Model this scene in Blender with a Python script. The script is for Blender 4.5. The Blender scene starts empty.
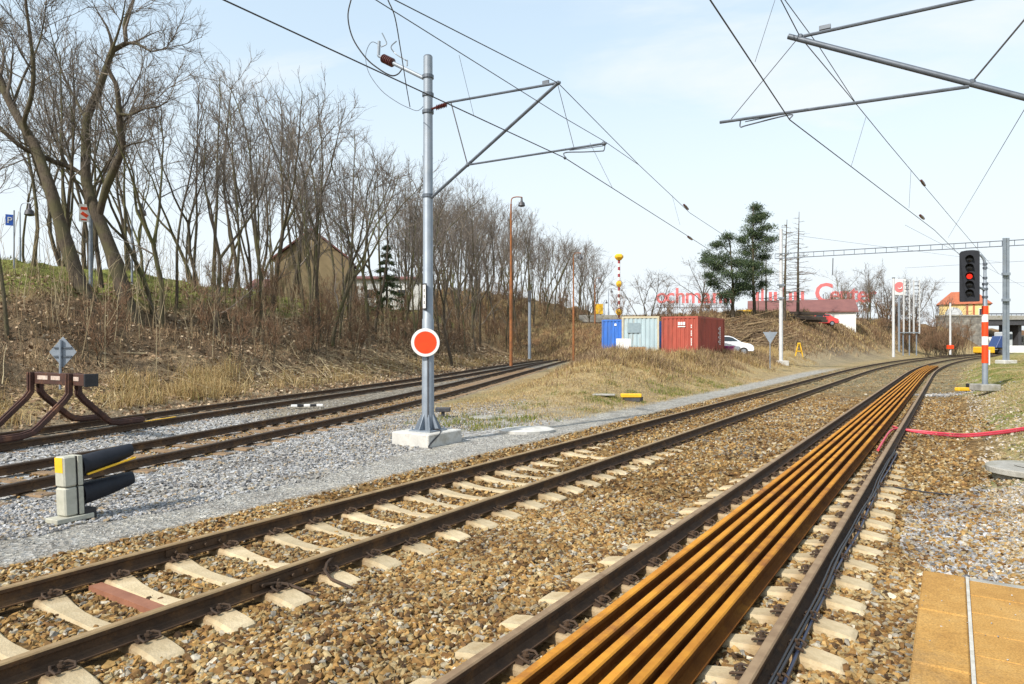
import bpy, bmesh, math, random
import numpy as np
from mathutils import Vector, Matrix

random.seed(7)
RNG = np.random.default_rng(11)
SC = bpy.context.scene
COL = SC.collection
F = 683.0            # focal length in pixels at 1024 wide
CZ = 2.18            # camera height
CX, CYH = 512.0, 342.0
R = math.radians

def P(px, py, Y):
    return Vector(((px - CX) / F * Y, Y, CZ - (py - CYH) / F * Y))
def G(px, py, z=0.0):
    Y = F * (CZ - z) / (py - CYH)
    return Vector(((px - CX) / F * Y, Y, z))

# ---------------------------------------------------------------- mesh builder
class MB:
    def __init__(s):
        s.v, s.f, s.m = [], [], []
    def add(s, vs, fs, mi=0):
        o = len(s.v)
        s.v += [tuple(v) for v in vs]
        s.f += [tuple(i + o for i in f) for f in fs]
        s.m += [mi] * len(fs)
        return s
    def box(s, c, size, rz=0.0, mi=0, mat=None):
        x, y, z = (a / 2 for a in size)
        M = mat if mat is not None else Matrix.Translation(Vector(c)) @ Matrix.Rotation(rz, 4, 'Z')
        vs = [M @ Vector(p) for p in ((-x,-y,-z),(x,-y,-z),(x,y,-z),(-x,y,-z),(-x,-y,z),(x,-y,z),(x,y,z),(-x,y,z))]
        return s.add(vs, [(0,3,2,1),(4,5,6,7),(0,1,5,4),(1,2,6,5),(2,3,7,6),(3,0,4,7)], mi)
    def beam(s, p0, p1, w, h, mi=0, up=(0,0,1)):
        """box bar from p0 to p1, w across, h along 'up'"""
        p0, p1 = Vector(p0), Vector(p1)
        d = (p1 - p0); L = d.length; d.normalize()
        u = Vector(up)
        if abs(d.dot(u)) > 0.99: u = Vector((1,0,0))
        a = d.cross(u).normalized(); b = a.cross(d).normalized()
        vs = []
        for p in (p0, p1):
            for sa, sb in ((-1,-1),(1,-1),(1,1),(-1,1)):
                vs.append(p + a * sa * w / 2 + b * sb * h / 2)
        return s.add(vs, [(0,1,2,3),(7,6,5,4),(0,4,5,1),(1,5,6,2),(2,6,7,3),(3,7,4,0)], mi)
    def tube(s, pts, r, n=8, mi=0, cap=True):
        pts = [Vector(p) for p in pts]
        rs = r if isinstance(r, (list, tuple)) else [r] * len(pts)
        vs, fs = [], []
        t0 = (pts[1] - pts[0]).normalized()
        a = t0.orthogonal().normalized()
        for i, p in enumerate(pts):
            if i == 0: t = t0
            elif i == len(pts) - 1: t = (pts[i] - pts[i-1]).normalized()
            else: t = ((pts[i+1] - p).normalized() + (p - pts[i-1]).normalized()).normalized()
            a = (a - t * a.dot(t)).normalized(); b = t.cross(a)
            for k in range(n):
                q = 2 * math.pi * k / n
                vs.append(p + (a * math.cos(q) + b * math.sin(q)) * rs[i])
        for i in range(len(pts) - 1):
            for k in range(n):
                fs.append((i*n+k, i*n+(k+1)%n, (i+1)*n+(k+1)%n, (i+1)*n+k))
        if cap:
            fs.append(tuple(range(n-1, -1, -1))); fs.append(tuple((len(pts)-1)*n + k for k in range(n)))
        return s.add(vs, fs, mi)
    def cyl(s, p0, p1, r0, r1=None, n=12, mi=0):
        return s.tube([p0, p1], [r0, r0 if r1 is None else r1], n, mi)
    def prism(s, pts2, M, thick, mi=0):
        """outline in local XZ, extruded along local Y by thick (centred), placed by M"""
        n = len(pts2)
        vs = [M @ Vector((x, -thick/2, z)) for x, z in pts2] + [M @ Vector((x, thick/2, z)) for x, z in pts2]
        fs = [tuple(range(n)), tuple(range(2*n-1, n-1, -1))] + [(i, n+i, n+(i+1)%n, (i+1)%n) for i in range(n)]
        return s.add(vs, fs, mi)
    def lathe(s, prof, c=(0,0,0), n=20, mi=0, M=None):
        """prof list of (r,z)"""
        M = M if M is not None else Matrix.Translation(Vector(c))
        vs, fs = [], []
        for r, z in prof:
            for k in range(n):
                q = 2*math.pi*k/n
                vs.append(M @ Vector((r*math.cos(q), r*math.sin(q), z)))
        for i in range(len(prof)-1):
            for k in range(n):
                fs.append((i*n+k, i*n+(k+1)%n, (i+1)*n+(k+1)%n, (i+1)*n+k))
        fs.append(tuple(range(n-1,-1,-1))); fs.append(tuple((len(prof)-1)*n+k for k in range(n)))
        return s.add(vs, fs, mi)
    def sphere(s, c, r, mi=0, seg=10, ring=6, sc=(1,1,1)):
        prof = [(max(1e-4, r*math.sin(math.pi*i/ring)), -r*math.cos(math.pi*i/ring)) for i in range(ring+1)]
        M = Matrix.Translation(Vector(c)) @ Matrix.Diagonal((*sc, 1))
        return s.lathe(prof, n=seg, mi=mi, M=M)
    def build(s, name, mats, parent=None, world=False, smooth=False, bevel=0.0):
        me = bpy.data.meshes.new(name)
        v = s.v
        if world and parent is not None:
            Mi = (Matrix.Translation(parent.location) @ parent.rotation_euler.to_matrix().to_4x4()).inverted()
            v = [tuple(Mi @ Vector(p)) for p in v]
        me.from_pydata(v, [], s.f)
        for m in (mats if isinstance(mats, (list, tuple)) else [mats]): me.materials.append(m)
        me.polygons.foreach_set('material_index', s.m)
        bm = bmesh.new(); bm.from_mesh(me)
        bmesh.ops.recalc_face_normals(bm, faces=bm.faces)
        if bevel:
            es = [e for e in bm.edges if len(e.link_faces) == 2 and e.calc_face_angle(0) > 0.6]
            bmesh.ops.bevel(bm, geom=es, offset=bevel, segments=1, affect='EDGES', clamp_overlap=True)
        bm.to_mesh(me); bm.free()
        if smooth:
            me.polygons.foreach_set('use_smooth', [True]*len(me.polygons))
            try: me.set_sharp_from_angle(angle=R(40))
            except Exception: pass
        o = bpy.data.objects.new(name, me); COL.objects.link(o)
        if parent is not None: o.parent = parent
        return o

def tag(o, label=None, cat=None, group=None, kind=None):
    if label: o['label'] = label
    if cat: o['category'] = cat
    if group: o['group'] = group
    if kind: o['kind'] = kind
    return o
def thing(name, label, cat, loc=(0,0,0), rz=0.0, group=None):
    o = bpy.data.objects.new(name, None); COL.objects.link(o)
    o.location = loc; o.rotation_euler = (0, 0, rz); o.empty_display_size = 0.2
    return tag(o, label, cat, group)
def copy_tree(o, parent=None):
    c = o.copy(); COL.objects.link(c); c.parent = parent
    for ch in list(o.children): copy_tree(ch, c)
    return c
def fast_mesh(name, verts, tris, mat, parent=None, smooth=False):
    """verts (N,3) and tris (M,3) arrays straight into a mesh object"""
    me = bpy.data.meshes.new(name)
    me.vertices.add(len(verts)); me.vertices.foreach_set('co', np.ascontiguousarray(verts, np.float32).ravel())
    me.loops.add(tris.size); me.loops.foreach_set('vertex_index', np.ascontiguousarray(tris, np.int32).ravel())
    k = tris.shape[1]
    me.polygons.add(len(tris))
    me.polygons.foreach_set('loop_start', np.arange(0, tris.size, k, dtype=np.int32))
    try: me.polygons.foreach_set('loop_total', np.full(len(tris), k, np.int32))
    except Exception: pass
    me.polygons.foreach_set('use_smooth', np.full(len(tris), smooth))
    me.materials.append(mat); me.update(calc_edges=True); me.validate()
    o = bpy.data.objects.new(name, me); COL.objects.link(o)
    if parent is not None: o.parent = parent
    return o

# ---------------------------------------------------------------- materials
def nt_new(name):
    m = bpy.data.materials.new(name); m.use_nodes = True
    nt = m.node_tree; nt.nodes.clear()
    out = nt.nodes.new('ShaderNodeOutputMaterial'); b = nt.nodes.new('ShaderNodeBsdfPrincipled')
    nt.links.new(b.outputs[0], out.inputs[0])
    return m, nt, b
def N(nt, typ, **kw):
    n = nt.nodes.new(typ)
    for k, v in kw.items():
        if hasattr(n, k): setattr(n, k, v)
        else: n.inputs[k].default_value = v
    return n
def ramp(nt, fac, stops, interp='LINEAR'):
    r = nt.nodes.new('ShaderNodeValToRGB'); e = r.color_ramp.elements; r.color_ramp.interpolation = interp
    while len(e) > 1: e.remove(e[-1])
    e[0].position = stops[0][0]; e[0].color = (*stops[0][1], 1)
    for p, c in stops[1:]:
        x = e.new(p); x.color = (*c, 1)
    nt.links.new(fac, r.inputs[0])
    return r.outputs[0]
def mat(name, c1, c2=None, rough=0.7, metal=0.0, scale=6.0, bump=0.0, bscale=40.0, c3=None, spec=0.5, detail=5, stretch=None, rnd=0.0, rail_stain=False):
    """paint, stone or metal: two colours (and stains c3) mixed by noise in object space"""
    m, nt, b = nt_new(name)
    tc = N(nt, 'ShaderNodeTexCoord'); vec = tc.outputs['Object']
    if stretch:
        mp = N(nt, 'ShaderNodeMapping'); mp.inputs['Scale'].default_value = stretch
        nt.links.new(vec, mp.inputs[0]); vec = mp.outputs[0]
    n1 = N(nt, 'ShaderNodeTexNoise', Scale=scale, Detail=detail, Roughness=0.65); nt.links.new(vec, n1.inputs['Vector'])
    c2 = c2 or tuple(x * 0.72 for x in c1)
    st = [(0.32, c2), (0.62, c1)]
    col = ramp(nt, n1.outputs[0], st)
    if c3:
        n2 = N(nt, 'ShaderNodeTexNoise', Scale=scale * 0.45, Detail=6, Roughness=0.7); nt.links.new(vec, n2.inputs['Vector'])
        f = ramp(nt, n2.outputs[0], [(0.52, (0,0,0)), (0.66, (1,1,1))])
        mx = N(nt, 'ShaderNodeMix', data_type='RGBA'); nt.links.new(f, mx.inputs[0]); nt.links.new(col, mx.inputs[6])
        mx.inputs[7].default_value = (*c3, 1); col = mx.outputs[2]
    if rail_stain:                                  # rust washed off the rails onto the sleeper
        sx = N(nt, 'ShaderNodeSeparateXYZ'); nt.links.new(tc.outputs['Object'], sx.inputs[0])
        a = N(nt, 'ShaderNodeMath', operation='ABSOLUTE'); nt.links.new(sx.outputs[0], a.inputs[0])
        d = N(nt, 'ShaderNodeMath', operation='SUBTRACT'); nt.links.new(a.outputs[0], d.inputs[0]); d.inputs[1].default_value = .75
        e = N(nt, 'ShaderNodeMath', operation='ABSOLUTE'); nt.links.new(d.outputs[0], e.inputs[0])
        n4 = N(nt, 'ShaderNodeTexNoise', Scale=9.0, Detail=6, Roughness=.7); nt.links.new(vec, n4.inputs['Vector'])
        g = N(nt, 'ShaderNodeMath', operation='MULTIPLY_ADD'); nt.links.new(n4.outputs[0], g.inputs[0]); g.inputs[1].default_value = .36; nt.links.new(e.outputs[0], g.inputs[2])
        f4 = ramp(nt, g.outputs[0], [(.24,(.85,.85,.85)), (.46,(0,0,0))])
        m4 = N(nt, 'ShaderNodeMix', data_type='RGBA'); nt.links.new(f4, m4.inputs[0]); nt.links.new(col, m4.inputs[6]); m4.inputs[7].default_value = (.23,.145,.07,1); col = m4.outputs[2]
    if rnd:                                         # each object a little lighter or darker than the next
        oi = N(nt, 'ShaderNodeObjectInfo'); rv = ramp(nt, oi.outputs['Random'], [(0,(1-rnd,1-rnd,1-rnd)), (1,(1+rnd*.6,)*3)])
        m5 = N(nt, 'ShaderNodeMix', data_type='RGBA', blend_type='MULTIPLY'); m5.inputs[0].default_value = 1; nt.links.new(col, m5.inputs[6]); nt.links.new(rv, m5.inputs[7]); col = m5.outputs[2]
    nt.links.new(col, b.inputs['Base Color'])
    b.inputs['Roughness'].default_value = rough; b.inputs['Metallic'].default_value = metal
    b.inputs['Specular IOR Level'].default_value = spec
    if bump:
        n3 = N(nt, 'ShaderNodeTexNoise', Scale=bscale, Detail=4); nt.links.new(vec, n3.inputs['Vector'])
        bp = N(nt, 'ShaderNodeBump', Strength=bump, Distance=0.02); nt.links.new(n3.outputs[0], bp.inputs['Height']); nt.links.new(bp.outputs[0], b.inputs['Normal'])
    return m
def mat_island(name, stops, rough=0.85, spec=0.3, transl=0.0, noise=0.0):
    """every loose piece of the mesh takes its own colour from the ramp"""
    m, nt, b = nt_new(name)
    g = N(nt, 'ShaderNodeNewGeometry')
    fac = g.outputs['Random Per Island']
    col = ramp(nt, fac, stops)
    if noise:
        tc = N(nt, 'ShaderNodeTexCoord'); n1 = N(nt, 'ShaderNodeTexNoise', Scale=noise, Detail=3); nt.links.new(tc.outputs['Object'], n1.inputs['Vector'])
        v = ramp(nt, n1.outputs[0], [(0.3, (0.6,0.6,0.6)), (0.7, (1.25,1.25,1.25))])
        n7 = N(nt, 'ShaderNodeTexNoise', Scale=.75, Detail=4, Roughness=.6); nt.links.new(tc.outputs['Object'], n7.inputs['Vector'])
        v7 = ramp(nt, n7.outputs[0], [(0.36, (0.66,0.63,0.60)), (0.55, (1.05,1.05,1.05))])
        m7 = N(nt, 'ShaderNodeMix', data_type='RGBA', blend_type='MULTIPLY'); m7.inputs[0].default_value = 1; nt.links.new(v, m7.inputs[6]); nt.links.new(v7, m7.inputs[7]); v = m7.outputs[2]
        mx = N(nt, 'ShaderNodeMix', data_type='RGBA', blend_type='MULTIPLY'); mx.inputs[0].default_value = 1
        nt.links.new(col, mx.inputs[6]); nt.links.new(v, mx.inputs[7]); col = mx.outputs[2]
    nt.links.new(col, b.inputs['Base Color'])
    b.inputs['Roughness'].default_value = rough; b.inputs['Specular IOR Level'].default_value = spec
    if transl:
        t = N(nt, 'ShaderNodeBsdfTranslucent'); nt.links.new(col, t.inputs[0])
        ms = N(nt, 'ShaderNodeMixShader'); ms.inputs[0].default_value = transl
        out = [n for n in nt.nodes if n.type == 'OUTPUT_MATERIAL'][0]
        nt.links.new(b.outputs[0], ms.inputs[1]); nt.links.new(t.outputs[0], ms.inputs[2]); nt.links.new(ms.outputs[0], out.inputs[0])
    return m

M = {}
M['galv'] = mat('galvanised_steel', (0.26,0.30,0.35), (0.195,0.23,0.275), rough=0.5, metal=0.25, scale=3, c3=(0.235,0.26,0.28), bump=0.05)
M['darksteel'] = mat('dark_steel', (0.10,0.10,0.11), (0.05,0.05,0.055), rough=0.55, metal=0.4)
M['wire'] = mat('wire_metal', (0.055,0.05,0.05), (0.03,0.03,0.03), rough=0.6, metal=0.3)
M['tubegrey'] = mat('tube_grey', (0.115,0.135,0.165), (0.075,0.09,0.11), rough=0.5, metal=0.3)
M['insul'] = mat('brown_glazed_insulator', (0.09,0.02,0.018), (0.05,0.012,0.01), rough=0.25)
M['railside'] = mat('rail_rust_side', (0.078,0.042,0.020), (0.042,0.023,0.012), rough=0.85, scale=9, c3=(0.13,0.066,0.024), bump=0.2, bscale=60)
M['railtop'] = mat('rail_running_surface', (0.34,0.235,0.115), (0.22,0.14,0.065), rough=0.6, metal=0.15, scale=5, stretch=(1,1,1))
M['railtop2'] = mat('rail_worn_surface', (0.27,0.185,0.105), (0.17,0.105,0.055), rough=0.75, metal=0.0, scale=5)
M['railtop3'] = mat('rail_dull_surface', (0.10,0.072,0.048), (0.055,0.038,0.026), rough=0.6, metal=0.2, scale=5)
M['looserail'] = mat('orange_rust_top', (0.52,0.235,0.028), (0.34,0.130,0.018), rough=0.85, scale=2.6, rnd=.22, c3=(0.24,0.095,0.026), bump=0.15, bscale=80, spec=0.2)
M['looseside'] = mat('shade_darkened_rust', (0.17,0.064,0.011), (0.105,0.038,0.009), rough=0.9, scale=3, rnd=.25, c3=(0.26,0.11,0.016), bump=0.15, bscale=80, spec=0.15)  # darker rust of the sides, deepened to imitate shade in the gaps between rails
M['sleeper'] = mat('concrete_sleeper', (0.53,0.435,0.285), (0.41,0.325,0.195), rough=0.9, scale=5, c3=(0.37,0.28,0.16), bump=0.35, bscale=50, spec=0.2, rnd=.16, rail_stain=True)
M['sleeper2'] = mat('old_brown_sleeper', (0.24,0.16,0.09), (0.13,0.085,0.05), rough=0.95, scale=6, bump=0.4)
M['clip'] = mat('rail_clip_steel', (0.085,0.050,0.028), (0.045,0.028,0.018), rough=0.75, metal=0.2)
M['concrete'] = mat('pale_concrete', (0.56,0.55,0.52), (0.44,0.43,0.40), rough=0.9, scale=4, c3=(0.36,0.33,0.28), bump=0.3, spec=0.2)
M['concrete_old'] = mat('weathered_concrete', (0.36,0.35,0.32), (0.24,0.23,0.20), rough=0.95, scale=4, c3=(0.20,0.19,0.13), bump=0.4, spec=0.2)
M['rustbrown'] = mat('brown_rust_paint', (0.062,0.023,0.015), (0.038,0.016,0.011), rough=0.75, scale=6, c3=(0.14,0.060,0.03), bump=0.15)
M['rustpost'] = mat('rusty_post', (0.30,0.115,0.035), (0.17,0.065,0.025), rough=0.85, scale=3, c3=(0.12,0.06,0.03))
M['black'] = mat('black_paint', (0.02,0.02,0.023), (0.012,0.012,0.014), rough=0.55)
M['blackmatt'] = mat('black_hood', (0.013,0.015,0.022), (0.008,0.010,0.015), rough=0.6, spec=0.3)
M['white'] = mat('white_paint', (0.80,0.80,0.78), (0.70,0.70,0.68), rough=0.6, scale=3)
M['postwhite'] = mat('weathered_white_paint', (0.56,0.57,0.58), (0.46,0.47,0.48), rough=0.6, scale=3)
M['orange'] = mat('orange_reflective', (0.80,0.062,0.005), (0.68,0.050,0.005), rough=0.5)
M['red'] = mat('red_paint', (0.70,0.085,0.035), (0.58,0.06,0.03), rough=0.55)
M['yellow'] = mat('yellow_paint', (0.80,0.48,0.02), (0.68,0.38,0.02), rough=0.6)
M['greenpaint'] = mat('pale_grey_green_paint', (0.46,0.45,0.38), (0.36,0.36,0.29), rough=0.7, scale=5, c3=(0.30,0.29,0.24), bump=0.1)
M['navy'] = mat('navy_paint', (0.03,0.065,0.20), (0.025,0.05,0.15), rough=0.5)
M['blueplate'] = mat('blue_enamel', (0.02,0.12,0.55), (0.02,0.10,0.48), rough=0.4)
M['pink'] = mat('pink_red_plastic', (0.62,0.055,0.085), (0.50,0.04,0.065), rough=0.45)
M['cable'] = mat('black_cable', (0.025,0.025,0.03), rough=0.5)
M['cableblue'] = mat('dark_blue_cable', (0.022,0.03,0.065), rough=0.45)
M['cont_red'] = mat('container_red', (0.385,0.078,0.050), (0.30,0.058,0.038), rough=0.75, scale=2.4, stretch=(1,1,.25), c3=(0.22,0.055,0.035))
M['cont_white'] = mat('container_pale', (0.42,0.53,0.57), (0.35,0.45,0.49), rough=0.6, scale=2.4, stretch=(1,1,.25), c3=(0.36,0.33,0.27))
M['cont_blue'] = mat('container_blue', (0.035,0.16,0.58), (0.03,0.12,0.40), rough=0.6, scale=2.4, stretch=(1,1,.25), c3=(0.06,0.13,0.33))
M['cont_frame'] = mat('container_cream_frame', (0.55,0.50,0.36), (0.44,0.38,0.26), rough=0.7, scale=3)
M['platewin'] = mat('grey_blue_plate', (0.28,0.36,0.40), (0.22,0.29,0.33), rough=0.4)
M['wood'] = mat('pale_wood', (0.42,0.25,0.13), (0.30,0.17,0.09), rough=0.85, scale=4, bump=0.2)
M['timber'] = mat('dark_timber', (0.06,0.045,0.035), (0.035,0.027,0.02), rough=0.9, scale=4, bump=0.3)
M['glass'] = mat('dark_glass', (0.03,0.04,0.05), rough=0.1)
M['carwhite'] = mat('car_white_paint', (0.75,0.77,0.80), (0.70,0.72,0.75), rough=0.3)
M['cargrey'] = mat('car_blue_grey_paint', (0.25,0.32,0.42), (0.22,0.28,0.37), rough=0.3)
M['carred'] = mat('car_red_paint', (0.62,0.06,0.05), (0.55,0.05,0.045), rough=0.3)
M['tyre'] = mat('tyre_rubber', (0.02,0.02,0.02), rough=0.9)
M['magenta'] = mat('magenta_plastic', (0.45,0.06,0.28), (0.36,0.045,0.22), rough=0.5)
M['roofmaroon'] = mat('maroon_sheet_roof', (0.20,0.085,0.075), (0.155,0.065,0.06), rough=0.8, scale=1.0)
M['rooftile'] = mat('orange_roof_tile', (0.42,0.13,0.06), (0.30,0.09,0.045), rough=0.9, scale=2)
M['wallwhite'] = mat('white_render', (0.72,0.73,0.72), (0.62,0.63,0.62), rough=0.9, scale=0.6)
M['wallyellow'] = mat('yellow_render', (0.70,0.55,0.25), (0.62,0.47,0.20), rough=0.9, scale=0.6)
M['wallochre'] = mat('ochre_render', (0.27,0.205,0.115), (0.20,0.15,0.085), rough=0.9, scale=0.5)
M['wallgrey'] = mat('grey_panel', (0.50,0.53,0.55), (0.42,0.45,0.47), rough=0.8, scale=0.4)
M['letters'] = mat('red_sign_letter', (0.74,0.20,0.20), (0.68,0.17,0.17), rough=0.5)  # red paled to put distance haze into the colour
M['signalred'] = None
def brick(name, c1, c2, mortar, scale, bw=0.5, bh=0.25, rough=0.9):
    m, nt, b = nt_new(name)
    tc = N(nt, 'ShaderNodeTexCoord')
    mp = N(nt, 'ShaderNodeMapping'); mp.inputs['Rotation'].default_value = (R(90), 0, 0); nt.links.new(tc.outputs['Object'], mp.inputs[0])
    br = N(nt, 'ShaderNodeTexBrick', Scale=scale); br.inputs['Color1'].default_value = (*c1,1); br.inputs['Color2'].default_value = (*c2,1); br.inputs['Mortar'].default_value = (*mortar,1)
    br.inputs['Brick Width'].default_value = bw; br.inputs['Row Height'].default_value = bh; br.inputs['Mortar Size'].default_value = 0.015
    nt.links.new(mp.outputs[0], br.inputs['Vector'])
    n1 = N(nt, 'ShaderNodeTexNoise', Scale=1.3, Detail=6); nt.links.new(tc.outputs['Object'], n1.inputs['Vector'])
    v = ramp(nt, n1.outputs[0], [(0.35, (0.6,0.6,0.6)), (0.65, (1.1,1.1,1.1))])
    mx = N(nt, 'ShaderNodeMix', data_type='RGBA', blend_type='MULTIPLY'); mx.inputs[0].default_value = 1
    nt.links.new(br.outputs[0], mx.inputs[6]); nt.links.new(v, mx.inputs[7]); nt.links.new(mx.outputs[2], b.inputs['Base Color'])
    b.inputs['Roughness'].default_value = rough
    return m
M['stonewall'] = brick('stone_block_wall', (0.30,0.28,0.24), (0.19,0.18,0.16), (0.14,0.13,0.12), 1.0, 0.8, 0.4)
def emit(name, c, s):
    m = bpy.data.materials.new(name); m.use_nodes = True; nt = m.node_tree; nt.nodes.clear()
    out = nt.nodes.new('ShaderNodeOutputMaterial'); e = nt.nodes.new('ShaderNodeEmission'); e.inputs[0].default_value = (*c,1); e.inputs[1].default_value = s
    nt.links.new(e.outputs[0], out.inputs[0]); return m
M['signalred'] = emit('lit_red_lamp', (1.0,0.03,0.015), 1.6)
M['lampdark'] = mat('unlit_lens', (0.015,0.015,0.02), rough=0.2)

# ---------------------------------------------------------------- track geometry
TH = math.atan2(440.0, 683.0)
D = np.array([math.sin(TH), math.cos(TH)]); NR = np.array([math.cos(TH), -math.sin(TH)])   # along the line, and to its right
R0 = np.array([-2.12, 0.0]); T0, RAD = 50.0, 430.0
MIDU = -3.97
CC = R0 + D * T0 + NR * RAD
def line_pt(t, u):
    """point t metres along the right-hand track, u metres right of its centre"""
    if t <= T0: p = R0 + D * t + NR * u
    else:
        a = (t - T0) / RAD; p = CC - NR * (RAD - u) * math.cos(a) + D * (RAD - u) * math.sin(a)
    return Vector((p[0], p[1], 0.0))
def line_dir(t):
    a = max(0.0, t - T0) / RAD; d = D * math.cos(a) + NR * math.sin(a)
    return Vector((d[0], d[1], 0.0))
def line_tu(x, y):
    x = np.asarray(x, float); y = np.asarray(y, float)
    t = (x - R0[0]) * D[0] + (y - R0[1]) * D[1]; u = (x - R0[0]) * NR[0] + (y - R0[1]) * NR[1]
    qx, qy = x - CC[0], y - CC[1]
    r = np.hypot(qx, qy); al = qx * D[0] + qy * D[1]; ac = -(qx * NR[0] + qy * NR[1])
    ang = np.arctan2(al, ac)
    far = t > T0
    return np.where(far, T0 + RAD * ang, t), np.where(far, RAD - r, u)
def spline(pts, step=0.5):
    """smooth centreline through the control points (Catmull-Rom), resampled"""
    p = np.array(pts, float); out = []
    q = np.vstack([2*p[0]-p[1], p, 2*p[-1]-p[-2]])
    for i in range(1, len(q) - 2):
        n = max(2, int(np.linalg.norm(q[i+1]-q[i]) / step))
        for k in range(n):
            t = k / n
            out.append(0.5*((2*q[i]) + (-q[i-1]+q[i+1])*t + (2*q[i-1]-5*q[i]+4*q[i+1]-q[i+2])*t*t + (-q[i-1]+3*q[i]-3*q[i+1]+q[i+2])*t**3))
    out.append(p[-1]); return np.array(out)
C3 = spline([(-16.0,-22),(-11.0,-1.0),(-9.35,4.4),(-7.86,9.72),(-6.3,14.9),(-3.63,25.66),(0.53,49.1),(6.6,82),(14.5,110),(37,165)])
C4 = spline([(-12.1,8.6),(-10.73,14.07),(-8.83,21.87),(-4.93,36.6),(0.45,62.2),(5.9,84),(14.0,111),(36.5,165.5)])
C4X = np.vstack([[(-34,-80)], C4, [(110,330)]])[::1]
def side_dist(x, y, C):
    """signed distance to a polyline, right of it positive"""
    x = np.asarray(x, float).ravel(); y = np.asarray(y, float).ravel()
    Cs = np.vstack([C[:1], C[3:-1:6], C[-1:]])
    best = np.full(x.shape, 1e9); sg = np.zeros(x.shape)
    for a, b in zip(Cs[:-1], Cs[1:]):
        dx, dy = b - a; L2 = dx*dx + dy*dy
        if L2 < 1e-9: continue
        t = np.clip(((x-a[0])*dx + (y-a[1])*dy) / L2, 0, 1)
        ex, ey = x - a[0] - t*dx, y - a[1] - t*dy
        d2 = ex*ex + ey*ey; m = d2 < best
        best[m] = d2[m]; sg[m] = np.sign(ex*dy - ey*dx)[m]
    return np.sqrt(best) * np.where(sg == 0, 1, sg)
def sm(v, a, b):
    t = np.clip((v - a) / (b - a), 0, 1); return t*t*(3-2*t)
def vnoise(x, y, seed=0):
    xi = np.floor(x).astype(np.int64); yi = np.floor(y).astype(np.int64); fx = x-xi; fy = y-yi
    fx = fx*fx*(3-2*fx); fy = fy*fy*(3-2*fy)
    def h(a, b):
        n = (a*374761393 + b*668265263 + seed*974634) & 0x7fffffff
        n = ((n ^ (n >> 13)) * 1274126177) & 0x7fffffff
        return ((n ^ (n >> 16)) & 0xffff) / 65535.0
    return (h(xi,yi)*(1-fx)+h(xi+1,yi)*fx)*(1-fy) + (h(xi,yi+1)*(1-fx)+h(xi+1,yi+1)*fx)*fy
def fbm(x, y, seed=0, o=4):
    s = 0; a = 0.5
    for k in range(o):
        s = s + a*vnoise(x*2**k, y*2**k, seed+k*17); a *= 0.5
    return s / (1 - 0.5**o)

def zones(x, y):
    """heights and cover of the ground at world x, y"""
    sh = np.shape(x); x = np.asarray(x, float).ravel(); y = np.asarray(y, float).ravel()
    t, u = line_tu(x, y); um = MIDU - u            # um: metres left of the middle track's centre
    d3 = side_dist(x, y, C3); d4 = -side_dist(x, y, C4X)
    n1 = fbm(x*0.35, y*0.35, 3); n2 = fbm(x*1.3, y*1.3, 9); n3 = fbm(x*0.08, y*0.08, 5)
    bank = np.interp(d4, [-1,2.6,4,6,9,13,17,22,40,300], [0,0,.25,.95,2.4,4.4,5.7,6.1,6.2,6.0])
    rough_b = sm(d4, 3, 7)
    bank = bank + rough_b * ((n1-.5)*1.3 + (n2-.5)*0.7)
    bank *= 1 - 0.75*sm(y, 150, 200)
    md = sm(d3, 2.2, 7.0) * sm(um, 3.3, 8.0) * sm(y, 17, 40)
    mound = md * (1.22 + (n1-.5)*0.9*(1-sm(y,40,44)) + (n2-.5)*.35) + sm(d3,1.9,4.5)*sm(um,3.0,5.5)*(.42*np.exp(-(((x-3.4)/3.2)**2 + ((y-30)/6.0)**2)) + .16*np.exp(-(((x-9.5)/2.6)**2 + ((y-33)/4.0)**2)))
    rb = sm(um, 5.0, 12.5) * sm(t, 72, 86)
    rbank = rb * (4.2 + (n1-.5)*1.4 + (n2-.5)*.6) + 3.0*np.exp(-(((x-23.5)/5.5)**2 + ((y-75)/5.5)**2)) * sm(um, 4.5, 8)
    vr = sm(u, 1.7, 4.4)
    verge = vr * 0.70 + 0.30*sm(u, 4.4, 9) + sm(u,2,4)*(n1-.5)*0.16 + sm(u,30,60)*1.0
    verge = verge * (1 - sm(y, 110, 140)*0.5)
    z = bank + mound + rbank + verge
    bed = np.maximum(sm(-np.abs(u), -1.9, -1.5), sm(-np.abs(um), -1.9, -1.5))
    z = z - 0.040*bed + (n2-.5)*0.03*(1-bed)
    z = np.where(np.abs(d3) < 1.9, z - 0.02, z)
    return dict(z=z, t=t, u=u, um=um, d3=d3, d4=d4, n1=n1, n2=n2, n3=n3, md=md, rb=rb, bank=sm(d4,2.8,4.2), vr=vr)
def H(x, y):
    return float(zones(np.array([x]), np.array([y]))['z'][0])
def on(px, Y, dz=0.0):
    X = (px - CX) / F * Y
    return Vector((X, Y, H(X, Y) + dz))
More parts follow.
